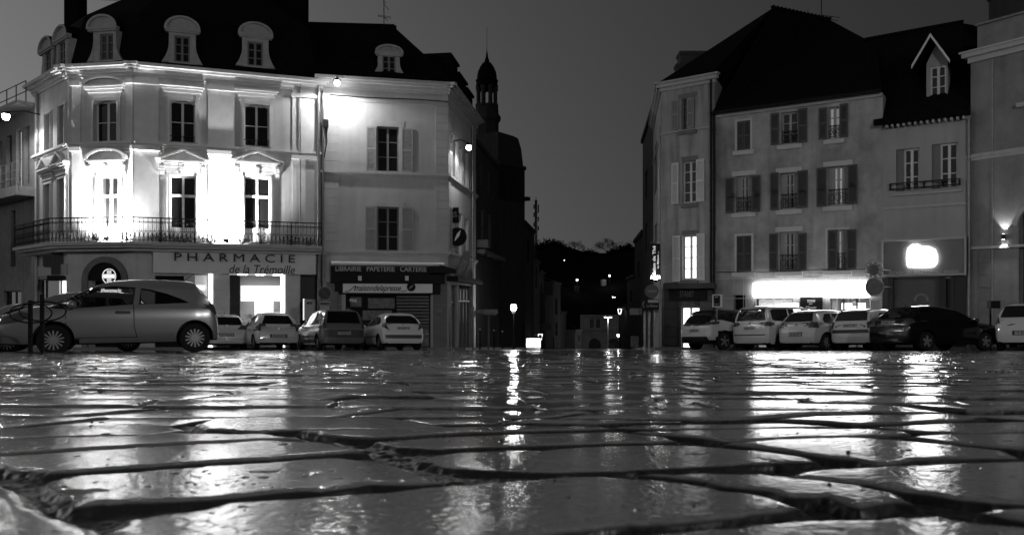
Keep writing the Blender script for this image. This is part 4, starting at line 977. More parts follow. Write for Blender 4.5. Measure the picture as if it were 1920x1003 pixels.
np_ = thing('notice_board', tuple(Bw.w(Bw.uv(1520)[0],gz(33)+1.3,.1)), 'black notice panel with white lettering between the shop windows', 'sign')
c = Bw.r(1500,1542,557,601,.06); g = MB(); Bw.box(g,c[0],c[1],c[2],c[3],.02,.07); g.build('panel', M_black, np_)
for s_,q_ in (('SOGEXIM',(1514,1528,562,567)),('par',(1517,1524,568,572)),('SCTB Immobilier',(1511,1531,574,579))): text_mesh(s_, Bw, Bw.r(*q_,.08), .072, 'lettering', mat('letter_white', .7, .6), np_, bold=.015)
# C: low house with gabled dormer
c0 = b1; c1 = XY(1820,30.4); Cw = Wall(c0,c1)
hc = thing('bar_house', (c0.x+1,c0.y,gz(31.5)), 'smaller house with gabled dormer and bar front with glowing emblem', 'building')
ZC = (HY-227)/F*31.3
cw = [Cw.r(1680,1724,279,358), Cw.r(1747,1796,269,353)]; cf = Cw.r(1671,1764,520,660)+(.3,); cd = Cw.r(1770,1786,522,660)+(.3,)
mb = MB(); Cw.slab(mb,ZB,ZC,cw+[cf,cd])
ck = Vector((23,40))
for a_,b_ in ((c1,ck),(ck,c0)): mb.add([(a_.x,a_.y,ZB),(b_.x,b_.y,ZB),(b_.x,b_.y,ZC),(a_.x,a_.y,ZC)],[(0,1,2,3)])
mb.build('facade_wall', M_stuccoC, hc)
for r in cw:
    u0,u1,z0,z1 = r; us = u0+(u1-u0)*.32; window(Cw,(us,u1,z0,z1),hc,rows=3,off=-.16); g = MB(); Cw.box(g,u0,us,z0,z1,-.28,-.10); g.build('folded_shutter', M_grey, hc)
g = MB(); zl = Cw.uv(1740,352)[1]; q_ = Cw.r(1670,1800,0,1); 
for h in (.0,.22): Cw.box(g,q_[0],q_[1],zl+h,zl+h+.04,.12,.16)
for k in range(5): uu=q_[0]+(q_[1]-q_[0])*k/4; Cw.box(g,uu-.02,uu+.02,zl,zl+.24,.0,.14)
g.build('window_rail', M_iron, hc)
g = MB(); q_ = Cw.r(1672,1803,360,364); Cw.box(g,q_[0],q_[1],q_[2],q_[3],-.01,.08); Cw.box(g,0,Cw.L,Cw.uv(1740,388)[1],Cw.uv(1740,384)[1],-.01,.05); g.build('string_course', M_trim2, hc)
g = MB()
for k in range(14): uu = .2+(Cw.L-.4)*k/13; Cw.box(g,uu-.04,uu+.04,ZC-.14,ZC-.02,0,.35)
g.build('rafter_ends', M_trim2, hc)
eC0 = Vector((*(c0+Cw.n*.4-Cw.t*.25),ZC-.05)); eC1 = Vector((*(c1+Cw.n*.4),ZC-.05)); rC0 = P(1625,76,37.5); rC1 = P(1802,45,35.2); rC1.z = rC0.z; rC2 = P(1840,50,35.0)
rfC = roof_mesh([[eC0,eC1,rC2,rC1,rC0],[rC0,rC1,rC2,Vector((24,41,ZC)),Vector((20,43,ZC))]], 'roof', M_tile, hc)
g = MB()
for k in range(24): c = rC0.lerp(rC1,k/23); g.bar(c+Vector((-.12,0,.02)),c+Vector((.08,0,.07)),.08,6)
g.build('ridge_tiles', M_tile, rfC)
# gabled dormer
o_=-.9; Dw = Wall(c0,c1,o_); r = Dw.r(1737,1777,118,184); wr = Dw.r(1744,1775,124,182)
g = MB(); Dw.slab(g,r[2],r[3],[wr],r[0],r[1],.1); g.add([Dw.w(r[0],r[2]),Dw.w(r[0],r[3]),Dw.w(r[0],r[3],-2.5),Dw.w(r[0],r[2],-2.5)],[(0,1,2,3)]); g.add([Dw.w(r[1],r[2]),Dw.w(r[1],r[2],-2.5),Dw.w(r[1],r[3],-2.5),Dw.w(r[1],r[3])],[(0,1,2,3)])
um_=(r[0]+r[1])/2; za = Dw.uv(1744,74,0)[1]; Dw.prism(g,[(r[0],r[3]),(r[1],r[3]),(um_,za-.15)],-.1,0); dm_ = g.build('dormer', M_stuccoC, hc)
window(Dw, wr, dm_, rows=3, off=-.06, mf=M_trim)
g = MB(); el_ = Dw.uv(1709,126,.5)[0]; er_ = Dw.uv(1781,115,.5)[0]; zl_=(Dw.uv(1709,126,.5)[1]+Dw.uv(1781,115,.5)[1])/2; em=(el_+er_)/2
for s_,e_ in ((-1,el_),(1,er_)):
    g.hexa([Dw.w(e_,zl_,.5),Dw.w(em,za,.5),Dw.w(em,za,-3),Dw.w(e_,zl_,-3),Dw.w(e_,zl_+.07,.5),Dw.w(em,za+.09,.5),Dw.w(em,za+.09,-3),Dw.w(e_,zl_+.07,-3)])
g.build('dormer_roof', M_tile, dm_)
g = MB()
for s_,e_ in ((-1,el_),(1,er_)): Dw.prism(g,sorted([(e_,zl_-.09),(em,za-.06)])+sorted([(em,za+.08),(e_,zl_+.06)],reverse=True),.501,.54)
g.build('bargeboard', M_signw, dm_)
# bar front of C
bf = thing('bar_fascia', tuple(Cw.w(2,gz(31)+3,.2)), 'dark framed fascia with a glaring white emblem over the closed bar', 'shop sign')
c = Cw.r(1652,1812,447,515,.25); g = MB(); Cw.box(g,c[0],c[1],c[2],c[3],.02,.20); g.build('board', mat('fascia_grey', .14, .45, noise=.08), bf)
g = MB(); t_=.07
Cw.box(g,c[0],c[1],c[3]-t_,c[3]+.02,.0,.30); Cw.box(g,c[0],c[0]+t_,c[2],c[3]-t_,.0,.30); Cw.box(g,c[1]-t_,c[1],c[2],c[3]-t_,.0,.30); Cw.box(g,c[0],c[1],c[2]-.04,c[2]+.03,.001,.32); g.build('board_frame', M_greyL, bf)
pts_ = [(1702,500),(1700,482),(1702,467),(1710,459),(1720,458),(1728,463),(1742,463),(1753,468),(1757,480),(1757,492),(1750,500),(1735,501),(1718,501)]
g = MB(); Cw.prism(g,[Cw.uv(x,y,.24) for x,y in pts_],.205,.26); g.build('glowing_emblem', E(20), bf)
text_mesh('RESTAURATION - BAR À COCKTAILS - BRASSERIE', Cw, Cw.r(1667,1798,506,513,.24), .205, 'lettering', mat('letter_mid', .38, .6), bf, bold=.01)
g = MB(); Cw.box(g,cf[0],cf[1],cf[2],cf[3],-.28,-.24); Cw.box(g,cd[0],cd[1],cd[2],cd[3],-.28,-.24); g.build('shop_window', mat('window_film', .09, .25, noise=.2, nscale=.6), hc)
g = MB(); 
for u_ in (cf[0],cf[1],cd[0],cd[1]): Cw.box(g,u_-.07,u_+.07,cf[2],cf[3],-.2,.04)
Cw.box(g,cd[1]+.08,Cw.uv(1812)[0],cf[2],cf[3],0,.05); Cw.box(g,0,cf[0]-.08,cf[2],cf[3],0,.05); Cw.box(g,cd[0],cd[1],gz(31)+1.2,gz(31)+1.26,-.2,.0); g.build('shop_window_frame', M_dark, hc)
uc,zc = Cw.uv(1727,562,-.2); g = MB(); rr=random.Random(3)
for k in range(10): a_=k*math.pi/9; rad=.22; g.add([Cw.w(uc+rad*math.cos(a_)+.05*math.cos(b_),zc+rad*math.sin(a_)+.05*math.sin(b_),-.235) for b_ in [i*math.pi/3 for i in range(6)]],[tuple(range(6))])
g.build('window_sticker', M_grey, hc)
pipe(Cw,1817,222,655,hc,o=.12,r=.055)
# D: stone building at the right edge
d0 = c1; d1 = XY(1990,27.9); Dd = Wall(d0,d1)
hd = thing('stone_building', (d0.x+1,d0.y,gz(30)), 'tall dressed stone building with string course and wall lamp at the right edge', 'building')
ZD = (HY-92)/F*29.6
aw_ = [Dd.r(1921,1960,200,275), Dd.r(1910,1960,400,660)]
mb = MB(); Dd.slab(mb,ZB,ZD,aw_); dk = Vector((28,36)); dl = Vector((23,40))
for a_,b_ in ((d1,dk),(dk,dl),(dl,d0)): mb.add([(a_.x,a_.y,ZB),(b_.x,b_.y,ZB),(b_.x,b_.y,ZD),(a_.x,a_.y,ZD)],[(0,1,2,3)])
mb.build('facade_wall', M_stuccoD, hd)
g = MB(); moulding(Dd,g,ZD,0,Dd.L,[(-.3,-.1,.08),(-.1,.05,.25),(.05,.12,.32)]); zs_ = Dd.uv(1870,287)[1]; moulding(Dd,g,zs_,0,Dd.L,BELT); zs2 = Dd.uv(1880,460)[1]; Dd.box(g,0,Dd.L,zs2-.1,zs2,-.01,.10)
g.build('cornice', M_trim2, hd)
g = MB(); za_=ZD+.12; zt_=Dd.uv(1870,40,-.3)[1]; Dd.box(g,.1,Dd.L,za_,zt_,-1.5,-.3); Dd.box(g,.05,Dd.L,zt_,zt_+.08,-1.6,-.2); g.build('attic', M_stuccoD, hd)
chimney(hd,1888,1935,-25,40,31.5,1.2,M_far,0)
g = MB(); u0 = Dd.uv(1836)[0]; u1 = Dd.uv(1858)[0]; z = gz(30)
while z < zs2-.3: Dd.box(g,u0,u1,z,z+.44,-.01,.04); z += .47
g.build('quoins', M_stone, hd)
g = MB(); uu = Dd.uv(1861)[0]; Dd.box(g,uu-.03,uu+.03,gz(30),ZD-.3,-.01,.02); g.build('conduit', M_zinc, hd)
g = MB(); r = aw_[1]; um_=(r[0]+r[1])/2; hw=(r[1]-r[0])/2
for k in range(12):
    b0_=math.pi*k/12; b1_=math.pi*(k+1)/12; Dd.prism(g,[(um_-hw*math.cos(b0_),r[3]-.4+hw*1.3*math.sin(b0_)),(um_-hw*math.cos(b1_),r[3]-.4+hw*1.3*math.sin(b1_)),(um_-(hw+.15)*math.cos(b1_),r[3]-.4+(hw*1.3+.15)*math.sin(b1_)),(um_-(hw+.15)*math.cos(b0_),r[3]-.4+(hw*1.3+.15)*math.sin(b0_))],-.01,.12)
g.build('arch_moulding', M_trim2, hd); g = MB(); r = aw_[0]; Dd.box(g,r[0]-.2,r[1]+.2,r[3]+.05,r[3]+.2,-.01,.2); arcs = None
g.build('window_hood', M_trim2, hd)
for r in aw_: window(Dd, r, hd, rows=3, mf=M_grey)
# wall lamp up/down
def wall_lamp(W, px, py, label):
    u,z = W.uv(px,py,.15); t = thing('wall_lamp', tuple(W.w(u,z,.15)), label, 'wall lamp'); g = MB()
    g.bar(W.w(u,z-.10,.14),W.w(u,z+.10,.14),.06,12); W.box(g,u-.03,u+.03,z-.03,z+.03,0,.10); g.build('lamp_body', M_dark, t)
    lamp_light(W.w(u,z+.13,.14), 60, .03, 'up_beam', spot=75, direction=(W.n.x*-.12,W.n.y*-.12,1), parent=t); lamp_light(W.w(u,z-.13,.14), 60, .03, 'down_beam', spot=75, direction=(W.n.x*-.12,W.n.y*-.12,-1), parent=t)
    g = MB(); g.bar(W.w(u,z+.101,.14),W.w(u,z+.106,.14),.05,12); g.bar(W.w(u,z-.106,.14),W.w(u,z-.101,.14),.05,12); g.build('lens', E(12), t)
wall_lamp(Dd, 1881, 444, 'small up and down wall lamp throwing two bright cones on the stone wall')

# ================================================================== THE STREET BEHIND
def block(name, label, px0, px1, yt, Y0, Y1, m, cat='building', roofh=0, side=None, wins=(), lit=(), depth=8, group=None, trim=True, sh=None, yt1=None):
    a = XY(px0,Y0); b = XY(px1,Y1); W = Wall(a,b); t = thing(name, (a.x,a.y,gz(Y0)), label, cat, group)
    z1 = (HY-yt)/F*Y0; ops = [W.r(*w) for w in wins]
    mb = MB(); W.slab(mb,ZB-3,z1,ops,depth=.2)
    back = Vector((-W.n.x,-W.n.y))*depth; c = b+back; d = a+back
    for p_,q_ in ((b,c),(c,d),(d,a)): mb.add([(p_.x,p_.y,ZB-3),(q_.x,q_.y,ZB-3),(q_.x,q_.y,z1),(p_.x,p_.y,z1)],[(0,1,2,3)])
    mb.build('facade_wall', m, t)
    ra,rb = Vector((a.x,a.y,z1)),Vector((b.x,b.y,z1)); rc,rd2 = Vector((c.x,c.y,z1)),Vector((d.x,d.y,z1))
    if roofh: ma = (ra+rd2)/2+Vector((0,0,roofh)); mc = (rb+rc)/2+Vector((0,0,roofh)); roof_mesh([[ra,rb,mc,ma],[rc,rd2,ma,mc],[rb,rc,mc],[rd2,ra,ma]],'roof',M_slate,t)
    else: roof_mesh([[ra,rb,rc,rd2]],'roof',M_slate,t)
    if trim:
        g = MB(); W.box(g,0,W.L,z1-.3,z1-.02,-.01,.15); g.build('cornice', m, t)
    for i,o2 in enumerate(ops): window(W,o2,t,rows=2,off=-.12,mf=M_grey,lit=(lit[i] if i < len(lit) else 0))
    return t,W,z1
gs = 'houses down the street'
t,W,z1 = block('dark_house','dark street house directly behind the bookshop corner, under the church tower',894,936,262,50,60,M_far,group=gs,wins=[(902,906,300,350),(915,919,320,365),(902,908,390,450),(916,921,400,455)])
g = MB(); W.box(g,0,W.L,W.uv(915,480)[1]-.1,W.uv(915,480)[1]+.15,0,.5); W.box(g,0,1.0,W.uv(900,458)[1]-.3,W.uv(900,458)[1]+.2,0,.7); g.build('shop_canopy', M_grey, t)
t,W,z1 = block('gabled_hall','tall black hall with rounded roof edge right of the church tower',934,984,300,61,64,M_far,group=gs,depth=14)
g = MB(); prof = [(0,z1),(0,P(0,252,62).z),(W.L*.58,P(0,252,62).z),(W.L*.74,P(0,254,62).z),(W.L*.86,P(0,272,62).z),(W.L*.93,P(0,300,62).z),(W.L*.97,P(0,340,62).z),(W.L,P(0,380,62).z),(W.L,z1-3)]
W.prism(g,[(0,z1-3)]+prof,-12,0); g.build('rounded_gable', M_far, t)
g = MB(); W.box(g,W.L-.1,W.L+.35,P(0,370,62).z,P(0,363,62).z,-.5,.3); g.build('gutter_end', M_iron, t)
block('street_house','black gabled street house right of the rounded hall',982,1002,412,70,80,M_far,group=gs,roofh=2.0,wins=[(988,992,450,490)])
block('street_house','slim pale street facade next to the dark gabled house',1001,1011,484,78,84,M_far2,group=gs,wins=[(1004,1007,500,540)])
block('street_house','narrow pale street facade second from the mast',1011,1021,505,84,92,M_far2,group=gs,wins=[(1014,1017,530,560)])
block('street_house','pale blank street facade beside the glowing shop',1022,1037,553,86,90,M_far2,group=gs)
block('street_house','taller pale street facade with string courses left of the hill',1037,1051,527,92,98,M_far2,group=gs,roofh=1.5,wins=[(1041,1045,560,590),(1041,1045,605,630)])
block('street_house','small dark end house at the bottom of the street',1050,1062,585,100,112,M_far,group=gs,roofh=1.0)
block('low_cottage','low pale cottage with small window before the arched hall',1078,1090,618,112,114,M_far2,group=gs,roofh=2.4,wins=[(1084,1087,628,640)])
t,W,z1 = block('arched_hall','grey hall with two arched doorways closing the street',1088,1182,590,135,132,M_far2,roofh=2,wins=[(1106,1113,598,615),(1118,1125,598,615)])
for px in (1115,1150):
    g = MB()
    uc = W.uv(px)[0]; zc = W.uv(px,646)[1]; n=14; rad=(W.uv(px+11)[0]-W.uv(px-11)[0])/2
    W.prism(g,[(uc-rad,zc-.6)]+[(uc-rad*math.cos(math.pi*k/n),zc+rad*1.05*math.sin(math.pi*k/n)) for k in range(n+1)]+[(uc+rad,zc-.6)],.002,.05)
    g.build('arched_door', M_dark, t)
g = MB(); W.box(g,0,W.L,W.uv(1130,618)[1]-.15,W.uv(1130,618)[1]+.15,0,.2); g.build('string_course', M_far2, t)
# right side of the street
gr_ = 'houses along the right of the street'
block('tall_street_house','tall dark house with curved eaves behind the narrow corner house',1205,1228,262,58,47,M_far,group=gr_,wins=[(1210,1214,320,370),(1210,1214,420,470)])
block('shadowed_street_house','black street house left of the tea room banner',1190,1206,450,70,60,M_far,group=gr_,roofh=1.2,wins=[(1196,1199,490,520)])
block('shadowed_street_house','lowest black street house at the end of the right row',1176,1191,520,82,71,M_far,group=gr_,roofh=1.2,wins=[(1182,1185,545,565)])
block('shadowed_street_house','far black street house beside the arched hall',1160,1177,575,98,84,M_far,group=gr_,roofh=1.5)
# church tower
ct = thing('church_tower', (P(913,250,75).x,75,gz(75)), 'slender dark lantern tower with dome and spike above the roofs', 'tower')
c = P(913,300,75); u_ = 75/F; zz_ = lambda y: (HY-y)/F*75
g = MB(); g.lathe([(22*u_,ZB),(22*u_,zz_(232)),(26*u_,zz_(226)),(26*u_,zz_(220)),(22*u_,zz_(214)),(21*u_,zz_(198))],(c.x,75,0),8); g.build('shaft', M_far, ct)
g = MB()
for k in range(8):
    a_ = R(22.5+45*k); x = c.x+17*u_*math.cos(a_); y = 75+17*u_*math.sin(a_); g.bar((x,y,zz_(200)),(x,y,zz_(166)),3.6*u_,8); g.bar((x,y,zz_(202)),(x,y,zz_(197)),5.5*u_,8); g.bar((x,y,zz_(170)),(x,y,zz_(164)),5.0*u_,8)
g.build('lantern_columns', M_far, ct)
g = MB(); g.lathe([(19*u_,zz_(168)),(21.5*u_,zz_(164)),(20*u_,zz_(158)),(20*u_,zz_(155)),(21.5*u_,zz_(152)),(18.5*u_,zz_(149)),(18.5*u_,zz_(144)),(17*u_,zz_(135)),(13*u_,zz_(126)),(8*u_,zz_(119)),(4*u_,zz_(116)),(4.5*u_,zz_(113)),(2.5*u_,zz_(109)),(2*u_,zz_(104)),(1*u_,zz_(98)),(.4*u_,zz_(92)),(.3*u_,zz_(52))],(c.x,75,0),16); g.build('dome', M_slate, ct)
# radio mast
rm = thing('radio_mast', (P(1005,560,160).x,160,-6), 'lattice radio mast with antennas standing beyond the street roofs', 'mast')
g = MB(); x0 = P(1005,0,160).x; s_=160/F
for k in range(3):
    a_=R(90+120*k); dx=3*s_*math.cos(a_); dy=3*s_*math.sin(a_); g.bar((x0+dx,160+dy,-6),(x0+dx*.6,160+dy*.6,(HY-375)*s_),.8*s_,5)
y = 376
while y < 560:
    h=.6+.4*(y-375)/185; za=(HY-y)*s_; zb_=(HY-y-9)*s_; g.bar((x0-3*s_*h,160,za),(x0+3*s_*h,160,zb_),.5*s_,4); g.bar((x0+3*s_*h,160,za),(x0-3*s_*h,160,zb_),.5*s_,4); y += 9
g.bar((x0,160,(HY-378)*s_),(x0,160,(HY-368)*s_),.5*s_,5); g.build('lattice', M_iron, rm)
g = MB()
for yy,dx in ((385,-4),(385,4),(392,4),(400,-4),(408,4),(418,-4),(425,4),(432,-4)): g.bar((x0+dx*s_,159,(HY-yy)*s_),(x0+dx*s_,159,(HY-yy-8)*s_),1.2*s_,6)
g.build('antennas', M_iron, rm)['kind']='stuff'
# hill and trees
g = MB(); n=60; prev=None
hp = [(960,455),(1005,452),(1045,450),(1075,457),(1100,466),(1130,466),(1165,460),(1190,450),(1230,455),(1400,440),(700,480)]
hp = sorted(hp+[(0,500),(2000,430)]); rows_=[]
for j,(Yh,fz) in enumerate(((150,0.0),(165,.25),(185,.6),(205,.85),(225,1.0),(300,1.0))):
    row=[]
    for k in range(n+1):
        px = 0+2000*k/n; py = np.interp(px,[q[0] for q in hp],[q[1] for q in hp])+8; zt = (HY-py)/F*225; zb_ = gz(150)-.2
        row.append(P(px,0,Yh).xy.to_tuple()+(zb_+(zt-zb_)*fz+(1.2*vnoise(np.array(px*.02),np.array(Yh*.1),5) if 0<fz else 0),))
    rows_.append(row)
vs_ = [p for r in rows_ for p in r]; fs_2=[(j*(n+1)+k,j*(n+1)+k+1,(j+1)*(n+1)+k+1,(j+1)*(n+1)+k) for j in range(len(rows_)-1) for k in range(n)]
g.add(vs_,fs_2); g.build('hill', M_leafd, kind='structure', smooth=True)
def tree(px, py_top, py_base, Y, wpx, label, bare=False, seed=0, name='hill_tree'):
    rd = random.Random(seed); s_=Y/F; b = P(px,py_base,Y); H = (py_base-py_top)*s_; Rr = wpx*s_/2
    t = thing(name, tuple(b), label, 'tree', 'trees on the hill'); tr = MB(); cr = MB()
    tr.bar(b-Vector((0,0,2)), b+Vector((0,0,H*.35)), H*.04, 7, r2=H*.025)
    if bare:
        def grow(p, d, L_, r_, lv):
            q_ = p+d*L_; (tr if lv<1 else cr).bar(p,q_,r_,3,r2=r_*.6,caps=False)
            if lv >= 4: return
            for _ in range(4):
                grow(q_, (d+Vector((rd.gauss(0,.42),rd.gauss(0,.42),rd.gauss(.0,.25)))).normalized(), L_*rd.uniform(.62,.9), r_*.6, lv+1)
        for k in range(6):
            a_ = 2*math.pi*k/6+rd.random(); tilt_ = rd.uniform(.1,1.0)
            grow(b+Vector((0,0,H*.25)), Vector((math.cos(a_)*tilt_*Rr/H*1.6,math.sin(a_)*tilt_*Rr/H*1.6,.8)).normalized(), H*.24, H*.014, 0)
    else:
        for k in range(9):
            a_ = rd.random()*6.28; rr_ = Rr*.55*math.sqrt(rd.random()); cc_ = b+Vector((math.cos(a_)*rr_,math.sin(a_)*rr_,H*rd.uniform(.35,.78)))
            tr.bar(b+Vector((0,0,H*.3)), cc_, H*.015, 4, r2=H*.006)
            for _ in range(150):
                v = Vector((rd.gauss(0,1),rd.gauss(0,1),rd.gauss(0,.8)))*Rr*.2; c_=cc_+v; d1=Vector((rd.uniform(-1,1),rd.uniform(-1,1),rd.uniform(-1,1))).normalized()*Rr*.07; d2=d1.orthogonal().normalized()*Rr*.05; cr.add([c_-d1,c_-d2,c_+d1,c_+d2],[(0,1,2,3)])
    tr.build('trunk', M_bark, t); cr.build('crown', M_bark if bare else M_leafd, t)
tree(1030,450,482,222,56,'dense dark tree at the left end of the hill',seed=1); tree(1052,452,480,224,46,'rounded dark tree second from the left on the hill',seed=2)
tree(1078,450,480,222,52,'bare twiggy tree left of the hill saddle',bare=True,seed=3); tree(1138,446,484,220,58,'bare domed tree crowning the middle of the hill',bare=True,seed=4)
tree(1172,458,485,222,46,'dark bushy tree at the right end of the hill',seed=5); tree(1104,470,490,218,44,'low dark bush in the hill saddle',seed=6); tree(1012,455,490,215,40,'dark tree beside the radio mast',seed=7); tree(1155,462,488,220,40,'low dark tree right of the bare domed tree',seed=8); tree(1190,452,490,219,40,'dark tree against the right row of street houses',seed=9)
def far_lamp(px, py, Y, s, label, e=40, pw=None, name='far_street_lamp'):
    c = P(px,py,Y); t = thing(name, (c.x,c.y,c.z-4), label, 'street lamp', 'far lamps'); g = MB(); g.bar((c.x,c.y,c.z-6),(c.x,c.y,c.z),.06,6); g.build('pole', M_iron, t)
    g = MB(); g.lathe([(s*.3,-s),(s,-s*.3),(s,s*.3),(s*.3,s)],tuple(c-Vector((0,.1,0))),10); g.build('bulb', E(e), t)
    if pw: lamp_light(c-Vector((0,.8,.2)), pw, .2, 'lamp_light', parent=t)
far_lamp(1082,525,175,.19,'hill lamp above the rooftops, upper left of two',14,60); far_lamp(1143,517,180,.19,'hill lamp higher up to the right, lighting a house end',14,80); far_lamp(1058,488,200,.10,'faint distant hill light near the tree line',8)
far_lamp(1149,557,160,.11,'small hill light just above the hanging lantern',8); far_lamp(1153,557.5,161,.08,'second tiny hill light beside the first above the lantern',6)
block('hillside_house','small hillside house end lit by the right hill lamp',1129,1137,524,182,182.3,M_far2,roofh=0,depth=.8,group='houses on the hill',trim=False)
block('hillside_house','faint hillside house end below the left hill lamp',1079,1086,535,177,177.2,M_far,roofh=0,depth=.8,group='houses on the hill',trim=False)

# pavements and kerbs
def pave(name, line, wid):
    o2 = []
    for i,p_ in enumerate(line):
        n_ = Wall(line[max(0,i-1)],line[max(1,i)] if i else line[1]).n; o2.append(p_+n_*wid)
    ground_sheet(name, [(q_.x,q_.y) for q_ in o2]+[(q_.x,q_.y) for q_ in reversed(line)], .12, M_pave, thick=.25)
pave('pavement', [z0_,p0,p1,p2,p3,q1], 2.0); pave('pavement', [q1,q2,XY(983,64)], .9)
pave('pavement', [a0,b0,b1,d1], 1.9); pave('pavement', [XY(1205,58),as_,a0], .8)

# ================================================================== CARS
def crom(keys, t):
    n = len(keys); i = min(int(t), n-2); f = t-i
    p = [np.array(keys[max(0,min(n-1,j))], float) for j in (i-1,i,i+1,i+2)]
    return 0.5*((2*p[1])+(-p[0]+p[2])*f+(2*p[0]-5*p[1]+4*p[2]-p[3])*f*f+(-p[0]+3*p[1]-3*p[2]+p[3])*f**3)
def car(label, x, Y, head, S, body, group, cat='car', wheel='multi', clear=False, tilt=True, z_extra=0.0, name='parked_car', taxi=False):
    """x, Y: ground point of the middle of the car; head: degrees to the right of straight ahead"""
    L_,W_,H_,wb = S['L'],S['W']/2,S['H'],S['wb']; yr,yf = -L_/2,L_/2
    t = thing(name, (x,Y,gz(Y)+z_extra), label, cat, group)
    t.rotation_mode = 'ZYX'; t.rotation_euler = (-math.atan(SL) if tilt else 0, 0, -R(head))
    zb = S.get('clear',.2); wr = S.get('wr',.31); bh = S.get('belt',.90); hd = S.get('hood',.92); wR = S.get('roofw',.60)
    ws_b, ws_t, re, tg = S['wsb'],S['wst'],S['roofend'],S['tail']      # windshield base / roof front / roof end (m from rear) / list of tail points (dy, z)
    K = []     # rear to front: y, z0, belt, top, halfwidth, roofwidth
    fr = [( -.0,.80),(.07,.88),(.25,.965),(.6,1.0)]
    K.append((yr, zb+.16, tg[0][1]-.08, tg[0][1], W_*.84, W_*.8))
    for dy,z in tg[1:]:
        w_ = W_*np.interp(dy,[0,.1,.3,.7],[.88,.95,.985,1.0]); K.append((yr+dy, zb+.04, min(z-.06,bh), z, w_, np.interp(z,[bh,H_],[w_*.95,wR*1.02])))
    K.append((yr+re, zb, bh, H_-.035, W_, wR+.01)); K.append((yr+(re+L_-ws_t)*.5, zb, bh, H_, W_, wR+.03)); K.append((yf-ws_t, zb, bh-.01, H_-.05, W_, wR))
    K.append((yf-(ws_t+ws_b)*.5, zb, bh-.02, (H_-.05+hd)*.5+.04, W_*.995, (wR+W_*.9)*.5)); K.append((yf-ws_b, zb, bh-.04, hd+.02, W_*.99, W_*.88))
    K.append((yf-ws_b*.62, zb, bh-.08, hd-.03, W_*.985, W_*.86)); K.append((yf-.32, zb+.01, bh-.17, hd-.13, W_*.95, W_*.80)); K.append((yf-.10, zb+.04, bh-.28, hd-.25, W_*.86, W_*.74)); K.append((yf, zb+.12, .48, .54, W_*.72, W_*.66))
    secs = []; NS = 76
    for i in range(NS):
        y,z0,b,T,w,r = crom(K, (len(K)-1)*i/(NS-1)); b = min(b, T-.03); g_ = min(1,max(0,(T-b)/.5)); mz = z0+.34*(b-z0)
        rr = r*g_+w*.90*(1-g_) if g_ < 1 else r
        hf = [(0,z0),(w*.78,z0),(w*.93,z0+.03),(w*.985,z0+.12),(w*1.0,mz),(w*1.005,(mz+b)*.5),(w*.985,b-.05),(w*.955,b),
              (w*.955+(rr-w*.955)*.33, b+(T-b)*.30),(w*.955+(rr-w*.955)*.68, b+(T-b)*.62),(rr+.01,b+(T-b)*.86),(rr*.93,T-.022*g_-.004),(rr*.72,T+.006),(rr*.38,T+.018),(0,T+.022)]
        secs.append((y,hf))
    bm = bmesh.new(); rings=[]
    for y,hf in secs:
        ring = [bm.verts.new((px_,y,pz)) for px_,pz in hf] + [bm.verts.new((-px_,y,pz)) for px_,pz in reversed(hf[1:-1])]
        rings.append(ring)
    m = len(rings[0])
    for i in range(NS-1):
        for k in range(m): bm.faces.new((rings[i][k],rings[i][(k+1)%m],rings[i+1][(k+1)%m],rings[i+1][k]))
    bm.faces.new(rings[0]); bm.faces.new(list(reversed(rings[-1])))
    bmesh.ops.recalc_face_normals(bm, faces=bm.faces); bm.normal_update()
    bvh = BVHTree.FromBMesh(bm)
    me = bpy.data.meshes.new('body'); bm.to_mesh(me); bm.free()
    bo = bpy.data.objects.new('body', me); COL.objects.link(bo)
    ya = (S.get('rear_axle', .0) or (yr+(L_-wb)*S.get('axs',.44))); yb_ = ya+wb
    cb = bmesh.new(); cut = MB(); ar = wr+.055
    for sx in (-1,1):
        for yy in (ya,yb_): cut.bar((sx*(W_-.24),yy,wr+.01),(sx*(W_+.2),yy,wr+.01),ar,28)
    sg_ = S['side']
    if clear:
        for pl in sg_:
            cxm = sum(q[0] for q in pl)/len(pl); czm = sum(q[1] for q in pl)/len(pl); q2=[(cxm+(a-cxm)*.97, czm+(b-czm)*.95) for a,b in pl]; nn=len(q2)
            cut.add([(-W_-.2,a,b) for a,b in q2]+[(W_+.2,a,b) for a,b in q2],[tuple(reversed(range(nn))),tuple(range(nn,2*nn))]+[(k,(k+1)%nn,(k+1)%nn+nn,k+nn) for k in range(nn)])
    cme = bpy.data.meshes.new('cutter'); cme.from_pydata(cut.v,[],cut.f); cb.from_mesh(cme); bmesh.ops.recalc_face_normals(cb,faces=cb.faces); cb.to_mesh(cme); cb.free(); co_ = bpy.data.objects.new('cutter',cme); COL.objects.link(co_)
    md_ = bo.modifiers.new('b','BOOLEAN'); md_.operation='DIFFERENCE'; md_.object=co_; md_.solver='EXACT'
    bpy.context.view_layer.update(); dg = bpy.context.evaluated_depsgraph_get(); nm = bpy.data.meshes.new_from_object(bo.evaluated_get(dg))
    bo.modifiers.clear(); bo.data = nm; bpy.data.objects.remove(co_); bpy.data.meshes.remove(cme); nm.name='body'
    nm.materials.clear(); nm.materials.append(body); nm.materials.append(M_black)
    cl = S.get('cladding',0)
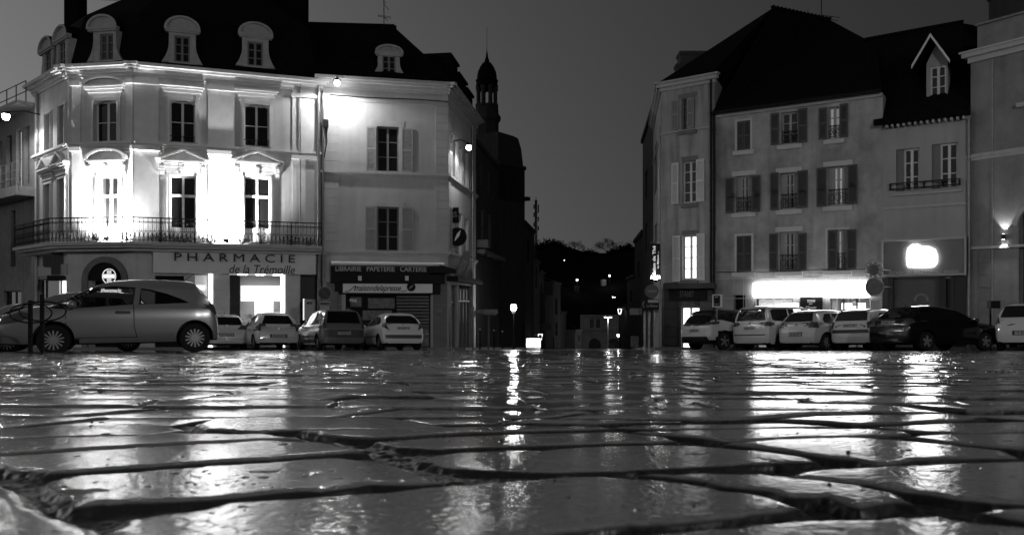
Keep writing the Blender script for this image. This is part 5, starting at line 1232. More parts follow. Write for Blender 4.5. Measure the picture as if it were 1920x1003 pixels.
    for p_ in nm.polygons:
        c = p_.center; dk = c.z < zb+.07 or c.z < cl
        for yy in (ya,yb_):
            ds_ = math.hypot(c.y-yy,c.z-wr-.01)
            if ds_ < ar+.012 and (abs(p_.normal.x) < .6 or abs(c.x) < W_-.2): dk = True
            if cl and ds_ < ar+.05: dk = True
        if S.get('darkroof') and c.z > 1.17: dk = True
        if clear and abs(p_.normal.x) < .3 and c.z > bh-.05 and c.z < H_-.06 and abs(c.x) < W_*.75 and yr+.3 < c.y < yf-ws_b: dk = True
        p_.material_index = 1 if dk else 0; p_.use_smooth = True
    try: nm.set_sharp_from_angle(angle=R(32))
    except Exception: pass
    bo.parent = t; ORG[bo.name] = Vector((0,0,0))
    def decal(name_, poly, axis, m_, off=.006, sub=.09, par=bo, lbl=None, thick=0.0):
        tris = tessellate_polygon([[Vector((a,b,0)) for a,b in poly]]); b2 = bmesh.new(); vs = [b2.verts.new((a,b,0)) for a,b in poly]
        for tr_ in tris:
            try: b2.faces.new([vs[i] for i in tr_])
            except ValueError: pass
        for _ in range(5):
            es = [e for e in b2.edges if e.calc_length() > sub]
            if not es: break
            bmesh.ops.subdivide_edges(b2, edges=es, cuts=1); bmesh.ops.triangulate(b2, faces=b2.faces)
        for v in list(b2.verts):
            a,b = v.co.x,v.co.y
            if axis == 'L': o,d = Vector((-3,a,b)),Vector((1,0,0))
            elif axis == 'R': o,d = Vector((3,a,b)),Vector((-1,0,0))
            elif axis == 'B': o,d = Vector((a,-6,b)),Vector((0,1,0))
            elif axis == 'F': o,d = Vector((a,6,b)),Vector((0,-1,0))
            hit = bvh.ray_cast(o,d)
            if hit[0] is None: v.tag=True; v.co=Vector((0,0,-99)); continue
            nrm = hit[1] if hit[1].dot(d) < 0 else -hit[1]; v.co = hit[0]+nrm*off
        bmesh.ops.delete(b2, geom=[v for v in b2.verts if v.co.z < -50], context='VERTS')
        bmesh.ops.recalc_face_normals(b2, faces=b2.faces)
        for f_ in b2.faces: f_.smooth = True
        m2 = bpy.data.meshes.new(name_); b2.to_mesh(m2); b2.free(); m2.materials.append(m_); o2 = bpy.data.objects.new(name_, m2); COL.objects.link(o2); o2.parent = par; ORG[o2.name]=Vector((0,0,0))
        if lbl: o2['label']=lbl
        return o2
    gm = M_carglass_t if clear else M_carglass
    sides = S.get('sides','LR')
    for sd in 'LR':
        for pl in sg_: decal('side_window', pl, sd, gm)
        for pl in S.get('seams',()): decal('door_seam', pl, sd, M_black, off=.002, sub=.2)
        for pl in S.get('strips',()): decal('side_strip', pl, sd, M_plastic, off=.008, sub=.15)
        for pl in S.get('handles',()): decal('door_handle', pl, sd, S.get('handlem',M_plastic), off=.03, sub=.1)
        if 'lightside' in S: decal('tail_light', S['lightside'], sd, M_lampglass, off=.008, sub=.05)
        if 'headside' in S: decal('headlight', S['headside'], sd, M_lampglass, off=.008, sub=.05)
    if not S.get('sedan_clearwind'): decal('windshield', S['ws'], 'F', M_carglass, off=.008)
    decal('rear_window', S['rw'], 'B', M_carglass, off=.008, sub=.08)
    if 'rearlight' in S:
        for s_ in (1,-1): decal('tail_light', [(a*s_,b) for a,b in S['rearlight']], 'B', M_lampglass, off=.010, sub=.05)
    if 'headfront' in S:
        for s_ in (1,-1): decal('headlight', [(a*s_,b) for a,b in S['headfront']], 'F', M_lampglass, off=.010, sub=.05)
    for pl,m_ in S.get('rear_panels',()): decal('bumper_panel', pl, 'B', m_, off=.007, sub=.12)
    for pl,m_ in S.get('front_panels',()): decal('grille', pl, 'F', m_, off=.007, sub=.12)
    pz = S.get('plate',.62); pm = S.get('platem',M_plate)
    hit = bvh.ray_cast(Vector((0,-6,pz)),Vector((0,1,0)))
    if hit[0] is not None:
        g = MB(); g.box(-.26,.26,hit[0].y-.035,hit[0].y+.02,pz-.055,pz+.055); pt = g.build('number_plate', pm, bo, local=True)
        g = MB(); rp = random.Random(len(label)); xx=-.20
        for k in range(9):
            if k in (2,6): xx += .03; 
            g.box(xx,xx+.022,hit[0].y-.038,hit[0].y-.034,pz-.035,pz+.035) if rp.random()<.6 else g.box(xx,xx+.026,hit[0].y-.038,hit[0].y-.034,pz+.01,pz+.035); xx += .042
        g.build('plate_characters', M_dark, pt, local=True)
    if S.get('badge'):
        hit = bvh.ray_cast(Vector((0,-6,S['badge'])),Vector((0,1,0)))
        if hit[0] is not None: g = MB(); g.bar((0,hit[0].y-.02,S['badge']),(0,hit[0].y+.01,S['badge']),.055,14); g.build('badge', M_rim, bo, local=True)
    # mirrors
    for s_ in (1,-1):
        g = MB(); yy = yf-ws_b-.28; zz_2 = bh+.06; Mx_ = Matrix.Translation((s_*(W_+.09),yy,zz_2)) @ Matrix.Diagonal((.10,.09,.075,1))
        g.lathe([(.0,-1),(.5,-.86),(.86,-.5),(1,0),(.86,.5),(.5,.86),(.0,1)],(0,0,0),12,M=Mx_)
        g.bar((s_*(W_-.06),yy+.02,zz_2-.07),(s_*(W_+.06),yy,zz_2-.03),.025,6); g.build('mirror', body if S.get('mirror_body',True) else M_plastic, t, smooth=True, local=True)
    # wheels
    for sx in (-1,1):
        for yy in (ya,yb_):
            g = MB(); Mw = Matrix.Rotation(R(90),4,'Y'); x0 = sx*(W_-.115); cc = (x0,yy,wr)
            g.lathe([(wr*.62,-.10),(wr*.93,-.10),(wr*.985,-.075),(wr,-.04),(wr,.04),(wr*.985,.075),(wr*.93,.10),(wr*.62,.10)],cc,28,M=Mw,caps=False); ty = g.build('tyre', M_tyre, None, smooth=False)
            ty.name='wheel'; ty.data.name='wheel'; ty.parent=t; 
            off_=Vector(ORG[ty.name] if ty.name in ORG else ty.location); ty.location=off_; ORG[ty.name]=off_
            r_ = MB(); xo = x0+sx*.075
            r_.lathe([(wr*.1,-.02),(wr*.60,-.015),(wr*.64,.02),(wr*.67,.03)] if sx>0 else [(wr*.67,-.03),(wr*.64,-.02),(wr*.60,.015),(wr*.1,.02)],(x0+sx*.03,yy,wr),24,mi=1,M=Mw)
            ns = {'multi':14,'five':5,'seven':7}[wheel]; sw = {'multi':.016,'five':.045,'seven':.03}[wheel]
            for k in range(ns):
                a_ = 2*math.pi*k/ns+.2; ca,sa = math.cos(a_),math.sin(a_)
                q0_,q1_ = wr*.12,wr*.64; px_,pz_ = -sa*sw,ca*sw
                f_ = lambda rr_,s2,xx: (xx, yy+ca*rr_+px_*s2*(1 if rr_>wr*.3 else .8), wr+sa*rr_+pz_*s2*(1 if rr_>wr*.3 else .8))
                x1 = xo-sx*.012; x2 = xo+sx*.006
                r_.hexa([f_(q0_,-1,x1),f_(q1_,-1,x1),f_(q1_,1,x1),f_(q0_,1,x1),f_(q0_,-1,x2),f_(q1_,-1,x2),f_(q1_,1,x2),f_(q0_,1,x2)])
            r_.bar((xo-sx*.02,yy,wr),(xo+sx*.012,yy,wr),wr*.17,14)
            n2=26; 
            for k in range(n2):
                a0_=2*math.pi*k/n2; a1_=2*math.pi*(k+1)/n2; r1_,r2_=wr*.62,wr*.68
                c4=[(yy+r1_*math.cos(a0_),wr+r1_*math.sin(a0_)),(yy+r2_*math.cos(a0_),wr+r2_*math.sin(a0_)),(yy+r2_*math.cos(a1_),wr+r2_*math.sin(a1_)),(yy+r1_*math.cos(a1_),wr+r1_*math.sin(a1_))]
                r_.hexa([(xo-.006,)+c for c in c4]+[(xo+.006,)+c for c in c4])
            rm_ = r_.build('rim', [M_rim,M_black], ty, local=True); rm_.location = -off_
    if clear:
        g = MB()
        for s_ in (-1,1):
            for yy in (.10,):
                g.box(s_*.36-.22,s_*.36+.22,yy-.62,yy-.46,.5,1.02); g.box(s_*.36-.12,s_*.36+.12,yy-.64,yy-.52,1.04,1.24); g.bar((s_*.36,yy-.58,1.0),(s_*.36,yy-.58,1.06),.03,6)
        g.box(-.6,.6,yr+.75,yr+.9,.5,1.0); g.build('seats', M_black, t, local=True)
        g = MB(); g.tube([(-.36+.18*math.cos(a_),.42+.06*math.sin(a_),.93+.17*math.sin(a_)) for a_ in [i*math.pi/8 for i in range(16)]],.016,6,closed=True); g.build('steering_wheel', M_black, t, local=True)
    if taxi:
        g = MB(); g.box(-.30,.30,yf-ws_t-.35,yf-ws_t-.15,H_+.03,H_+.17); g.build('roof_light', E(4), t, local=True)
    if S.get('antenna',True):
        g = MB(); g.bar((0,yr+re+.1,H_-.02),(0,yr+re-.12,H_+.16),.008,5); g.build('antenna', M_plastic, t, local=True)
    if S.get('wiper',True):
        hit = bvh.ray_cast(Vector((0,-6,S['rw'][0][1]+.03)),Vector((0,1,0)))
        if hit[0] is not None: g = MB(); g.bar((0,hit[0].y-.02,hit[0].z),(.28,hit[0].y-.0,hit[0].z+.05),.012,5); g.build('wiper', M_plastic, t, local=True)
    return t
def small_hatch(**k):
    S = dict(L=3.95,W=1.70,H=1.47,wb=2.47,wsb=1.12,wst=1.95,roofend=.62,tail=[(0,.62),(.04,.80),(.10,.93),(.17,1.02),(.34,1.24),(.46,1.36)],belt=.90,hood=.93,roofw=.56,wr=.30)
    S.update(k); L_,H_=S['L'],S['H']; yr=-L_/2; yf=L_/2; bh=S['belt']; b=bh+.03; t_=H_-.13
    S.setdefault('side',[[(yr+.62,b+.06),(yr+.60,b+.16),(yr+.80,t_-.03),(yr+1.10,t_),(yr+1.05,b+.02)],[(yr+1.12,b+.02),(yr+1.16,t_),(yr+1.75,t_+.015),(yf-S['wst']-.15,t_-.03),(yf-S['wsb']-.27,b+.02),(yf-S['wsb']-.35,b)]])
    w=S['roofw']; S.setdefault('rw',[(-w-.08,1.02),(w+.08,1.02),(w-.02,H_-.13),(-w+.02,H_-.13)]); S.setdefault('ws',[(-.62,hd_(S)+.05),(.62,hd_(S)+.05),(w-.03,H_-.12),(-w+.03,H_-.12)])
    S.setdefault('rearlight',[(.50,.80),(.80,.78),(.82,.98),(.62,1.00)]); S.setdefault('lightside',[(yr+.02,.80),(yr+.32,.88),(yr+.30,.98),(yr+.05,.99)])
    S.setdefault('headside',[(yf-.62,.74),(yf-.12,.62),(yf-.16,.72),(yf-.45,.80)]); S.setdefault('headfront',[(.42,.58),(.72,.62),(.74,.74),(.5,.68)])
    S.setdefault('front_panels',[([(-.5,.32),(.5,.32),(.56,.46),(-.56,.46)],M_black)])
    S.setdefault('seams',[[(yr+1.08,.30),(yr+1.095,.30),(yr+1.105,b),(yr+1.09,b)],[(yf-S['wsb']-.18,.32),(yf-S['wsb']-.165,.32),(yf-S['wsb']-.20,b-.05),(yf-S['wsb']-.215,b-.05)]])
    S.setdefault('handles',[[(yr+1.2,.80),(yr+1.38,.80),(yr+1.38,.835),(yr+1.2,.835)]])
    S.setdefault('badge',.93)
    return S
def hd_(S): return S['hood']
gL = 'cars parked before the left shops'; gR = 'cars parked before the right shops'
# foreground three-door car seen from its side, nose to the left
Sc = small_hatch(L=4.0,W=1.71,H=1.47,wb=2.51,wsb=1.05,wst=2.0,roofend=.55,tail=[(0,.52),(.03,.74),(.08,.90),(.15,1.02),(.25,1.15),(.38,1.30)],belt=.92,hood=.95,roofw=.60,wr=.30,rear_axle=-1.53,badge=None,
   side=[[(-1.43,1.01),(-1.28,1.09),(-1.00,1.20),(-.70,1.28),(-.53,1.305),(-.49,.975),(-.9,.985)],[(-.40,.975),(-.44,1.32),(-.05,1.345),(.30,1.31),(.55,1.22),(.85,1.06),(1.04,.92),(1.0,.90),(.78,.885)]],
   seams=[[(-.47,.33),(-.455,.33),(-.40,.55),(-.395,.97),(-.41,.97),(-.415,.55)],[(.76,.33),(.775,.33),(.785,.89),(.77,.89)],[(-.47,.33),(.77,.33),(.77,.342),(-.47,.342)]],
   handles=[[(-.34,.80),(-.09,.80),(-.07,.83),(-.09,.855),(-.34,.845)]],lightside=[(-1.99,.80),(-1.86,.94),(-1.70,.99),(-1.80,.88),(-1.93,.76)],
   headside=[(1.32,.80),(1.50,.66),(1.86,.60),(1.93,.66),(1.80,.74),(1.5,.84)],wiper=False)
yc = 14.9
car('white three-door small car in profile, nearest the camera, behind the hoop stand', -8.2, 16.38, -116, Sc, mat('car_paint_silver_near', .30, .30, metal=.55, coat=.8), 'cars in the foreground', clear=True, tilt=False)
S2 = small_hatch(L=4.05,W=1.75,H=1.47,wb=2.55,wsb=1.0,wst=1.9,roofend=.6,badge=None)
car('silver compact car behind the white three-door car, nose to the left', (128-CX)/F*19.9, 19.9, -114, S2, mat('car_paint_silver_far', .22, .30, metal=.55, coat=.8), 'cars in the foreground', tilt=False, clear=True)
car('dim compact car at the left edge, farthest of the three facing left', (30-CX)/F*24.5, 24.5, -116, small_hatch(L=4.1,H=1.45,badge=None), paint('dim_grey', .16, .3), 'cars in the foreground', tilt=False)
def rear_at(px, Y, head, L_):      # centre from the middle of the rear bumper
    x = (px-CX)/F*Y; return x+math.sin(R(head))*L_/2, Y+math.cos(R(head))*L_/2
Sg = small_hatch(L=4.2,W=1.78,H=1.48,badge=.98,plate=.62,rearlight=[(.42,.84),(.80,.84),(.82,1.0),(.60,1.02)],rear_panels=[([(-.30,.55),(.30,.55),(.30,.69),(-.30,.69)],M_plastic)])
x_,y_ = rear_at(424,32.6,-27,4.2); car('white hatchback half hidden by the nearest white car, leftmost of the left row', x_, y_, -27, Sg, paint('white', .50), gL)
S3 = small_hatch(L=3.94,W=1.73,H=1.52,badge=.86,plate=.56,tail=[(0,.60),(.03,.78),(.09,.92),(.18,1.04),(.36,1.28),(.50,1.42)],rw=[(-.62,1.04),(.62,1.04),(.46,1.38),(-.46,1.38)],rearlight=[(.46,.94),(.50,1.05),(.82,1.04),(.86,.76),(.68,.76),(.66,.93)],
   rear_panels=[([(-.34,.49),(.34,.49),(.34,.63),(-.34,.63)],M_plastic),([(-.8,.20),(.8,.20),(.74,.30),(-.74,.30)],M_black)],side=[[(-1.43,1.0),(-1.40,1.15),(-1.05,1.34),(-.78,1.37),(-.80,.98)],[(-.70,.98),(-.68,1.38),(.15,1.38),(.45,1.25),(.75,1.02),(.70,.95)]])
x_,y_ = rear_at(522,31.6,-29,3.94); car('white rounded hatchback with dark corner lights before the bright pharmacy window', x_, y_, -29, S3, paint('white', .50), gL, wheel='seven')
S4 = small_hatch(L=4.26,W=1.81,H=1.62,wb=2.69,belt=.98,hood=1.0,roofw=.62,wsb=.95,wst=1.95,roofend=.42,badge=None,plate=.66,tail=[(0,.60),(.03,.84),(.07,1.0),(.12,1.12),(.24,1.40),(.30,1.52)],rw=[(-.68,1.06),(.68,1.06),(.58,1.52),(-.58,1.52)],rearlight=[(.70,.86),(.90,.84),(.86,1.20),(.74,1.2)],lightside=[(-2.12,.86),(-1.9,.90),(-1.93,1.2),(-2.03,1.2)],
   rear_panels=[([(-.78,.50),(.78,.50),(.78,.80),(-.78,.80)],M_plastic)],strips=[[(-1.0,.50),(1.2,.50),(1.2,.60),(-1.0,.60)]],side=[[(-1.75,1.05),(-1.72,1.45),(-1.05,1.50),(-1.05,1.03)],[(-.97,1.03),(-.97,1.50),(-.1,1.51),(-.1,1.02)],[(-.02,1.02),(-.02,1.51),(.25,1.48),(.95,1.08),(.9,1.03)]])
x_,y_ = rear_at(645,31.4,-29,4.26); car('dark grey people carrier with tall black rear window near the no parking sign', x_, y_, -29, S4, paint('dark_grey', .12), gL, wheel='seven')
S5 = small_hatch(L=4.03,W=1.72,H=1.47,badge=1.0,plate=.86,tail=[(0,.66),(.04,.80),(.10,.92),(.17,1.02),(.40,1.24),(.56,1.37)],rw=[(-.68,1.04),(.68,1.04),(.60,1.26),(.42,1.36),(-.42,1.36),(-.60,1.26)],rearlight=[(.56,.76),(.84,.92),(.80,1.06),(.70,1.05)],lightside=[(-1.99,.86),(-1.75,.94),(-1.70,1.03),(-1.90,1.04)],
   rear_panels=[([(-.74,.46),(.74,.46),(.74,.60),(-.74,.60)],M_plastic)],strips=[[(-1.1,.53),(.9,.50),(.9,.54),(-1.1,.57)]],side=[[(-1.30,1.03),(-1.20,1.15),(-.95,1.28),(-.60,1.34),(-.1,1.36),(.25,1.30),(.9,1.0),(.85,.97),(-.6,1.0)]])
x_,y_ = rear_at(757,31.2,-24,4.03); car('white small hatchback with black bumper strip, rightmost of the left row', x_, y_, -24, S5, paint('white_bright', .62), gL, wheel='seven')
# right hand row, nose to the right
S6 = small_hatch(L=4.45,W=1.84,H=1.62,wb=2.68,clear=.24,darkroof=True,belt=1.02,hood=1.04,roofw=.62,wsb=1.15,wst=2.0,roofend=.55,wr=.36,cladding=.42,badge=None,plate=.78,tail=[(0,.70),(.04,.86),(.10,.98),(.18,1.08),(.36,1.36),(.48,1.50)],rw=[(-.74,1.06),(.74,1.06),(.60,1.46),(-.60,1.46)],
   rearlight=[(.5,1.0),(.90,1.0),(.88,1.12),(.5,1.10)],lightside=[(-2.18,1.0),(-1.72,1.02),(-1.62,1.14),(-2.10,1.12)],rear_panels=[([(-.8,.98),(.8,.98),(.78,1.08),(-.78,1.08)],M_black),([(-.86,.26),(.86,.26),(.84,.54),(-.84,.54)],M_black)],
   side=[[(-1.7,1.22),(-1.55,1.46),(-.7,1.52),(.1,1.52),(.4,1.46),(1.0,1.10),(.9,1.05),(-.9,1.08),(-1.3,1.16)]])
x_,y_ = rear_at(1302,32.0,62,4.45); car('white crossover with black lower cladding and dark glass, leftmost of the right row', x_, y_, 62, S6, paint('white_b', .50), gR, wheel='five')
S7 = small_hatch(L=4.55,W=1.88,H=1.70,wb=2.8,belt=1.04,hood=1.06,roofw=.68,wsb=1.0,wst=1.95,roofend=.34,wr=.33,badge=1.03,plate=.84,tail=[(0,.62),(.03,.88),(.06,1.04),(.10,1.14),(.17,1.44),(.23,1.58)],rw=[(-.72,1.12),(.72,1.12),(.62,1.58),(-.62,1.58)],rearlight=[(.46,1.0),(.60,.92),(.92,.90),(.93,1.06),(.60,1.08)],lightside=[(-2.27,.92),(-1.95,.94),(-1.88,1.03),(-2.2,1.07)],
   rear_panels=[([(-.8,.56),(.8,.56),(.78,.60),(-.78,.60)],M_plastic)],side=[[(-1.95,1.16),(-1.92,1.50),(-1.75,1.56),(-1.05,1.58),(-1.05,1.10),(-1.85,1.11)],[(-.98,1.10),(-.98,1.58),(-.1,1.59),(-.1,1.08)],[(-.02,1.08),(-.02,1.59),(.35,1.54),(1.05,1.12),(1.0,1.08)]])
x_,y_ = rear_at(1405,30.6,60,4.55); car('white taxi people carrier with lit roof sign, second of the right row', x_, y_, 60, S7, paint('white_b', .50), gR, wheel='seven', taxi=True)
S8 = small_hatch(L=3.97,W=1.70,H=1.47,badge=.92,plate=.58,tail=[(0,.64),(.03,.80),(.08,.94),(.15,1.04),(.30,1.26),(.42,1.38)],rw=[(-.64,1.04),(.64,1.04),(.50,1.36),(-.50,1.36)],rearlight=[(.54,.82),(.82,.80),(.84,1.0),(.60,1.02)],lightside=[(-1.96,.82),(-1.72,.84),(-1.70,.99),(-1.88,1.01)],
   rear_panels=[([(-.30,.51),(.30,.51),(.30,.66),(-.30,.66)],M_plastic)])
x_,y_ = rear_at(1492,29.0,60,3.97); car('silver compact hatchback in the middle of the right row before the glaring fascia', x_, y_, 60, S8, paint('silver_b', .42), gR, wheel='seven')
S9 = small_hatch(L=3.80,W=1.64,H=1.46,badge=None,plate=.87,tail=[(0,.62),(.02,.80),(.05,.94),(.09,1.04),(.20,1.30),(.26,1.38)],rw=[(-.62,1.03),(.62,1.03),(.56,1.36),(-.56,1.36)],rearlight=[(.66,.76),(.80,.76),(.78,1.0),(.62,.98)],rear_panels=[([(-.80,.60),(.80,.60),(.78,.72),(-.78,.72)],M_plastic)],wiper=True)
x_,y_ = rear_at(1594,27.8,57,3.80); car('small white hatchback with square tailgate, squeezed between silver and black cars', x_, y_, 57, S9, paint('white', .50), gR)
S10 = small_hatch(L=4.25,W=1.74,H=1.44,wb=2.5,belt=.90,hood=.90,wsb=1.25,wst=2.15,roofend=.75,badge=None,plate=.90,platem=M_greyL,tail=[(0,.62),(.05,.84),(.12,.95),(.24,1.02),(.48,1.20),(.64,1.34)],rw=[(-.62,1.03),(.62,1.03),(.50,1.30),(-.50,1.30)],
   side=[[(-1.50,1.0),(-1.2,1.24),(-.75,1.30),(-.72,.97)],[(-.66,.97),(-.69,1.31),(.0,1.31),(.22,1.27),(.82,.97)]],handles=[])
x_,y_ = rear_at(1664,25.6,70,4.25); car('glossy black hatchback at the right end of the row, before the bar', x_, y_, 70, S10, paint('black', .004, .10, .25, .35), gR, wheel='five')
S11 = small_hatch(L=3.85,W=1.70,H=1.53,badge=None,plate=.56,tail=[(0,.66),(.03,.84),(.07,.96),(.12,1.06),(.24,1.30),(.34,1.43)],rearlight=[(.66,.88),(.82,.84),(.80,1.12),(.72,1.16)],rear_panels=[([(-.33,.49),(.33,.49),(.33,.64),(-.33,.64)],M_plastic)],rw=[(-.66,1.06),(.66,1.06),(.54,1.43),(-.54,1.43)])
x_,y_ = rear_at(1922,25.2,40,3.85); car('white small car cut off by the right edge of the picture', x_, y_, 40, S11, paint('white', .50), 'car at the right edge')

# ================================================================== LAMPS, SIGNS, STREET FURNITURE
def facade_lamp(W, px, py, o, label, power, e=45, name='street_lamp', spot=None, r=.13):
    u,z = W.uv(px,py,o); c = W.w(u,z,o); t = thing(name, tuple(W.w(u,z,.05)), label, 'street lamp')
    g = MB(); g.tube([W.w(u,z+.35,.02),W.w(u,z+.40,o*.5),W.w(u,z+.22,o)],.03,8); g.build('arm', M_iron, t)
    g = MB(); g.lathe([(r*.5,.22),(r*1.3,.16),(r*1.5,.10),(r*1.2,.09)],tuple(c),14); g.build('hood', M_iron, t)
    g = MB(); g.lathe([(r*.2,-r*1.0),(r*.8,-r*.7),(r,0),(r*.9,r*.6),(r*.5,r*.65)],tuple(c),14); g.build('bulb', E(e), t, smooth=True)
    lamp_light(c-Vector((0,0,r*1.3)), power*1.0, .12, 'lamp_light', spot=178, direction=(0,0,-1), blend=.3, parent=t)
    return t
facade_lamp(V1, 632, 156, .95, 'glaring wall lantern under the eaves between the two left buildings', 620, 60)
facade_lamp(V2, 879, 277, .8, 'bright wall lamp on the street side of the bookshop house', 300, 60)
facade_lamp(U, 11, 219, 1.6, 'bright lamp under the canopy of the modern house at the left edge', 450, 60, r=.16)
def lantern(px, py, Y, label, power=60, e=50, frame_only=False, h=4.2):
    c = P(px,py,Y); t = thing('street_lantern', (c.x,c.y,gz(Y)), label, 'street lamp'); g = MB()
    g.bar((c.x,Y,gz(Y)),(c.x,Y,gz(Y)+.9),.10,10,r2=.06); g.bar((c.x,Y,gz(Y)+.9),(c.x,Y,c.z-.35),.045,8); g.build('post', M_iron, t)
    g = MB(); w1_,w0_=.20,.11; top=[(c.x+a*w1_,Y+b*w1_,c.z+.22) for a,b in ((-1,-1),(1,-1),(1,1),(-1,1))]; bot=[(c.x+a*w0_,Y+b*w0_,c.z-.28) for a,b in ((-1,-1),(1,-1),(1,1),(-1,1))]
    for k in range(4): g.bar(top[k],bot[k],.015,5); g.bar(top[k],top[(k+1)%4],.015,5); g.bar(bot[k],bot[(k+1)%4],.015,5); g.bar(bot[k],(c.x,Y,c.z-.42),.015,5)
    if not frame_only: g.lathe([(.26,.22),(.20,.32),(.06,.42),(.02,.5)],(c.x,Y,c.z),8)
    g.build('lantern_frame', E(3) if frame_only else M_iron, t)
    if not frame_only:
        g = MB(); g.lathe([(.04,-.16),(.15,-.14),(.19,.02),(.14,.16),(.03,.21)],(c.x,Y,c.z),12); g.build('bulb', E(e), t, smooth=True); lamp_light((c.x,Y-.22,c.z-.05), power, .1, 'lamp_light', parent=t)
    return t
lantern(963,577,48,'bright street lantern in the mouth of the street, left of its centre',90,70)
lantern(1160,629,105,'far bright lantern before the arched hall',160,60)
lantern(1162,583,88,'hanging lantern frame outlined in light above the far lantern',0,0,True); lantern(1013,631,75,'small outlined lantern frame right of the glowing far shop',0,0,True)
# T shaped lamp
c = P(1140,595,112); t = thing('double_lamp', (c.x,112,gz(112)), 'T-shaped double street lamp with glowing arms far down the street', 'street lamp'); g = MB(); g.bar((c.x,112,gz(112)),(c.x,112,c.z),.09,8); g.build('pole', mat('pole_lit', .5, .4), t)
g = MB(); g.box(c.x-.55,c.x-.12,111.9,112.1,c.z-.04,c.z+.08); g.box(c.x+.12,c.x+.55,111.9,112.1,c.z-.04,c.z+.08); g.build('lamp_arms', E(2.5), t); lamp_light((c.x,111.6,c.z-.3),60,.2,'lamp_light',parent=t)
# glowing shop far left in the street
c = P(998,643,66); t = thing('glowing_kiosk', (c.x,66,gz(66)), 'overexposed lit shop front low on the left side of the street', 'shop'); g = MB(); g.box(c.x-.55,c.x+.72,66,67.2,gz(66),c.z+.42); g.box(c.x-.65,c.x+.8,65.7,67.3,c.z+.42,c.z+.5); g.build('cabin', M_grey, t)
g = MB(); g.box(c.x-.45,c.x+.65,65.93,65.99,c.z-.35,c.z+.36); g.build('lit_window', E(7), t)
# posts with signs
def disc_y(g, x, y0, y1, z, r, n=30, mi=0):
    g.add([(x+r*math.cos(2*math.pi*k/n),yy,z+r*math.sin(2*math.pi*k/n)) for yy in (y0,y1) for k in range(n)],[tuple(range(n)),tuple(reversed(range(n,2*n)))]+[(k,k+n,(k+1)%n+n,(k+1)%n) for k in range(n)],mi)
Ys = 34.6; c = P(609,550,Ys); t = thing('no_parking_sign', (c.x,Ys,gz(Ys)), 'round dark no parking sign on a grey pole with two small plates beneath', 'road sign')
g = MB(); g.bar((c.x,Ys+.04,gz(Ys)),(c.x,Ys+.04,c.z+.5),.035,8); g.build('pole', M_zinc, t)
g = MB(); disc_y(g,c.x,Ys-.02,Ys,c.z,.31); g.build('rim', M_greyL, t); g = MB(); disc_y(g,c.x,Ys-.026,Ys-.021,c.z,.29); g.build('red_ring', mat('sign_red', .07, .5), t)
g = MB(); disc_y(g,c.x,Ys-.032,Ys-.027,c.z,.22); g.build('blue_disc', mat('sign_blue', .03, .5), t); g = MB(); a_=R(45); d_=Vector((math.cos(a_),0,-math.sin(a_)))*.22; n_=Vector((math.sin(a_),0,math.cos(a_)))*.03; cc=Vector((c.x,Ys-.036,c.z)); g.add([cc-d_-n_,cc+d_-n_,cc+d_+n_,cc-d_+n_],[(0,1,2,3)]); g.build('slash', MATS['sign_red'], t)
g = MB(); g.box(c.x-.25,c.x+.25,Ys-.02,Ys,c.z-.52,c.z-.35); g.box(c.x-.2,c.x+.2,Ys-.02,Ys,c.z-.72,c.z-.54); g.build('plate', M_greyL, t)
SW = Wall(Vector((c.x-.25,Ys)),Vector((c.x+.25,Ys))); text_mesh('LIVRAISONS', SW, (.04,.46,c.z-.49,c.z-.39), .026, 'lettering', M_dark, t, bold=.02)
def panel(name, label, x0, x1, yt, yb, Y, m, cat='sign', post=True, strip=False):
    a = P(x0,yt,Y); b = P(x1,yb,Y); t = thing(name, ((a.x+b.x)/2,Y,gz(Y)), label, cat); g = MB(); g.box(a.x,b.x,Y-.05,Y+.05,b.z,a.z); g.build('panel', m, t)
    if post: g = MB(); xm=(a.x+b.x)/2; g.bar((xm,Y+.08,gz(Y)),(xm,Y+.08,a.z-.05),.03,8); g.build('post', M_zinc, t)
    return t,a,b
t,a,b = panel('notice_stand','pale notice cabinet with a lit left edge beside the pharmacy',571,591,561,600,35.5,M_greyL); g = MB(); g.box(a.x-.06,a.x-.003,35.46,35.54,b.z,a.z+.02); g.build('lit_edge', E(.9), t)
Wp = Wall(Vector((a.x,35.45)),Vector((b.x,35.45))); text_mesh('INFOS', Wp, (.1,.36,a.z-.22,a.z-.12), .01, 'lettering', M_dark, t, bold=.02); 
t,a,b = panel('poster_column','tall narrow grey poster board between the no parking sign and newsagent',622,634,547,592,35.6,M_grey)
t,a,b = panel('parking_sign_board','small pale parking board below the round hanging signs',1632,1648,563,583,30.6,M_greyL)
t,a,b = panel('information_display','white framed display on a post in front of the narrow house corner',1336,1354,552,576,31.5,M_signw,'information display')
g = MB(); g.box(a.x+.03,b.x-.10,31.43,31.445,b.z+.05,a.z-.04); g.build('dark_screen', M_black, t); g = MB()
for k in range(3): disc_y(g,a.x+.07+k*.075,31.42,31.428,b.z+.12,.022,10)
g.box(a.x+.07,a.x+.2,31.42,31.428,a.z-.12,a.z-.08); g.build('screen_marks', M_greyL, t)
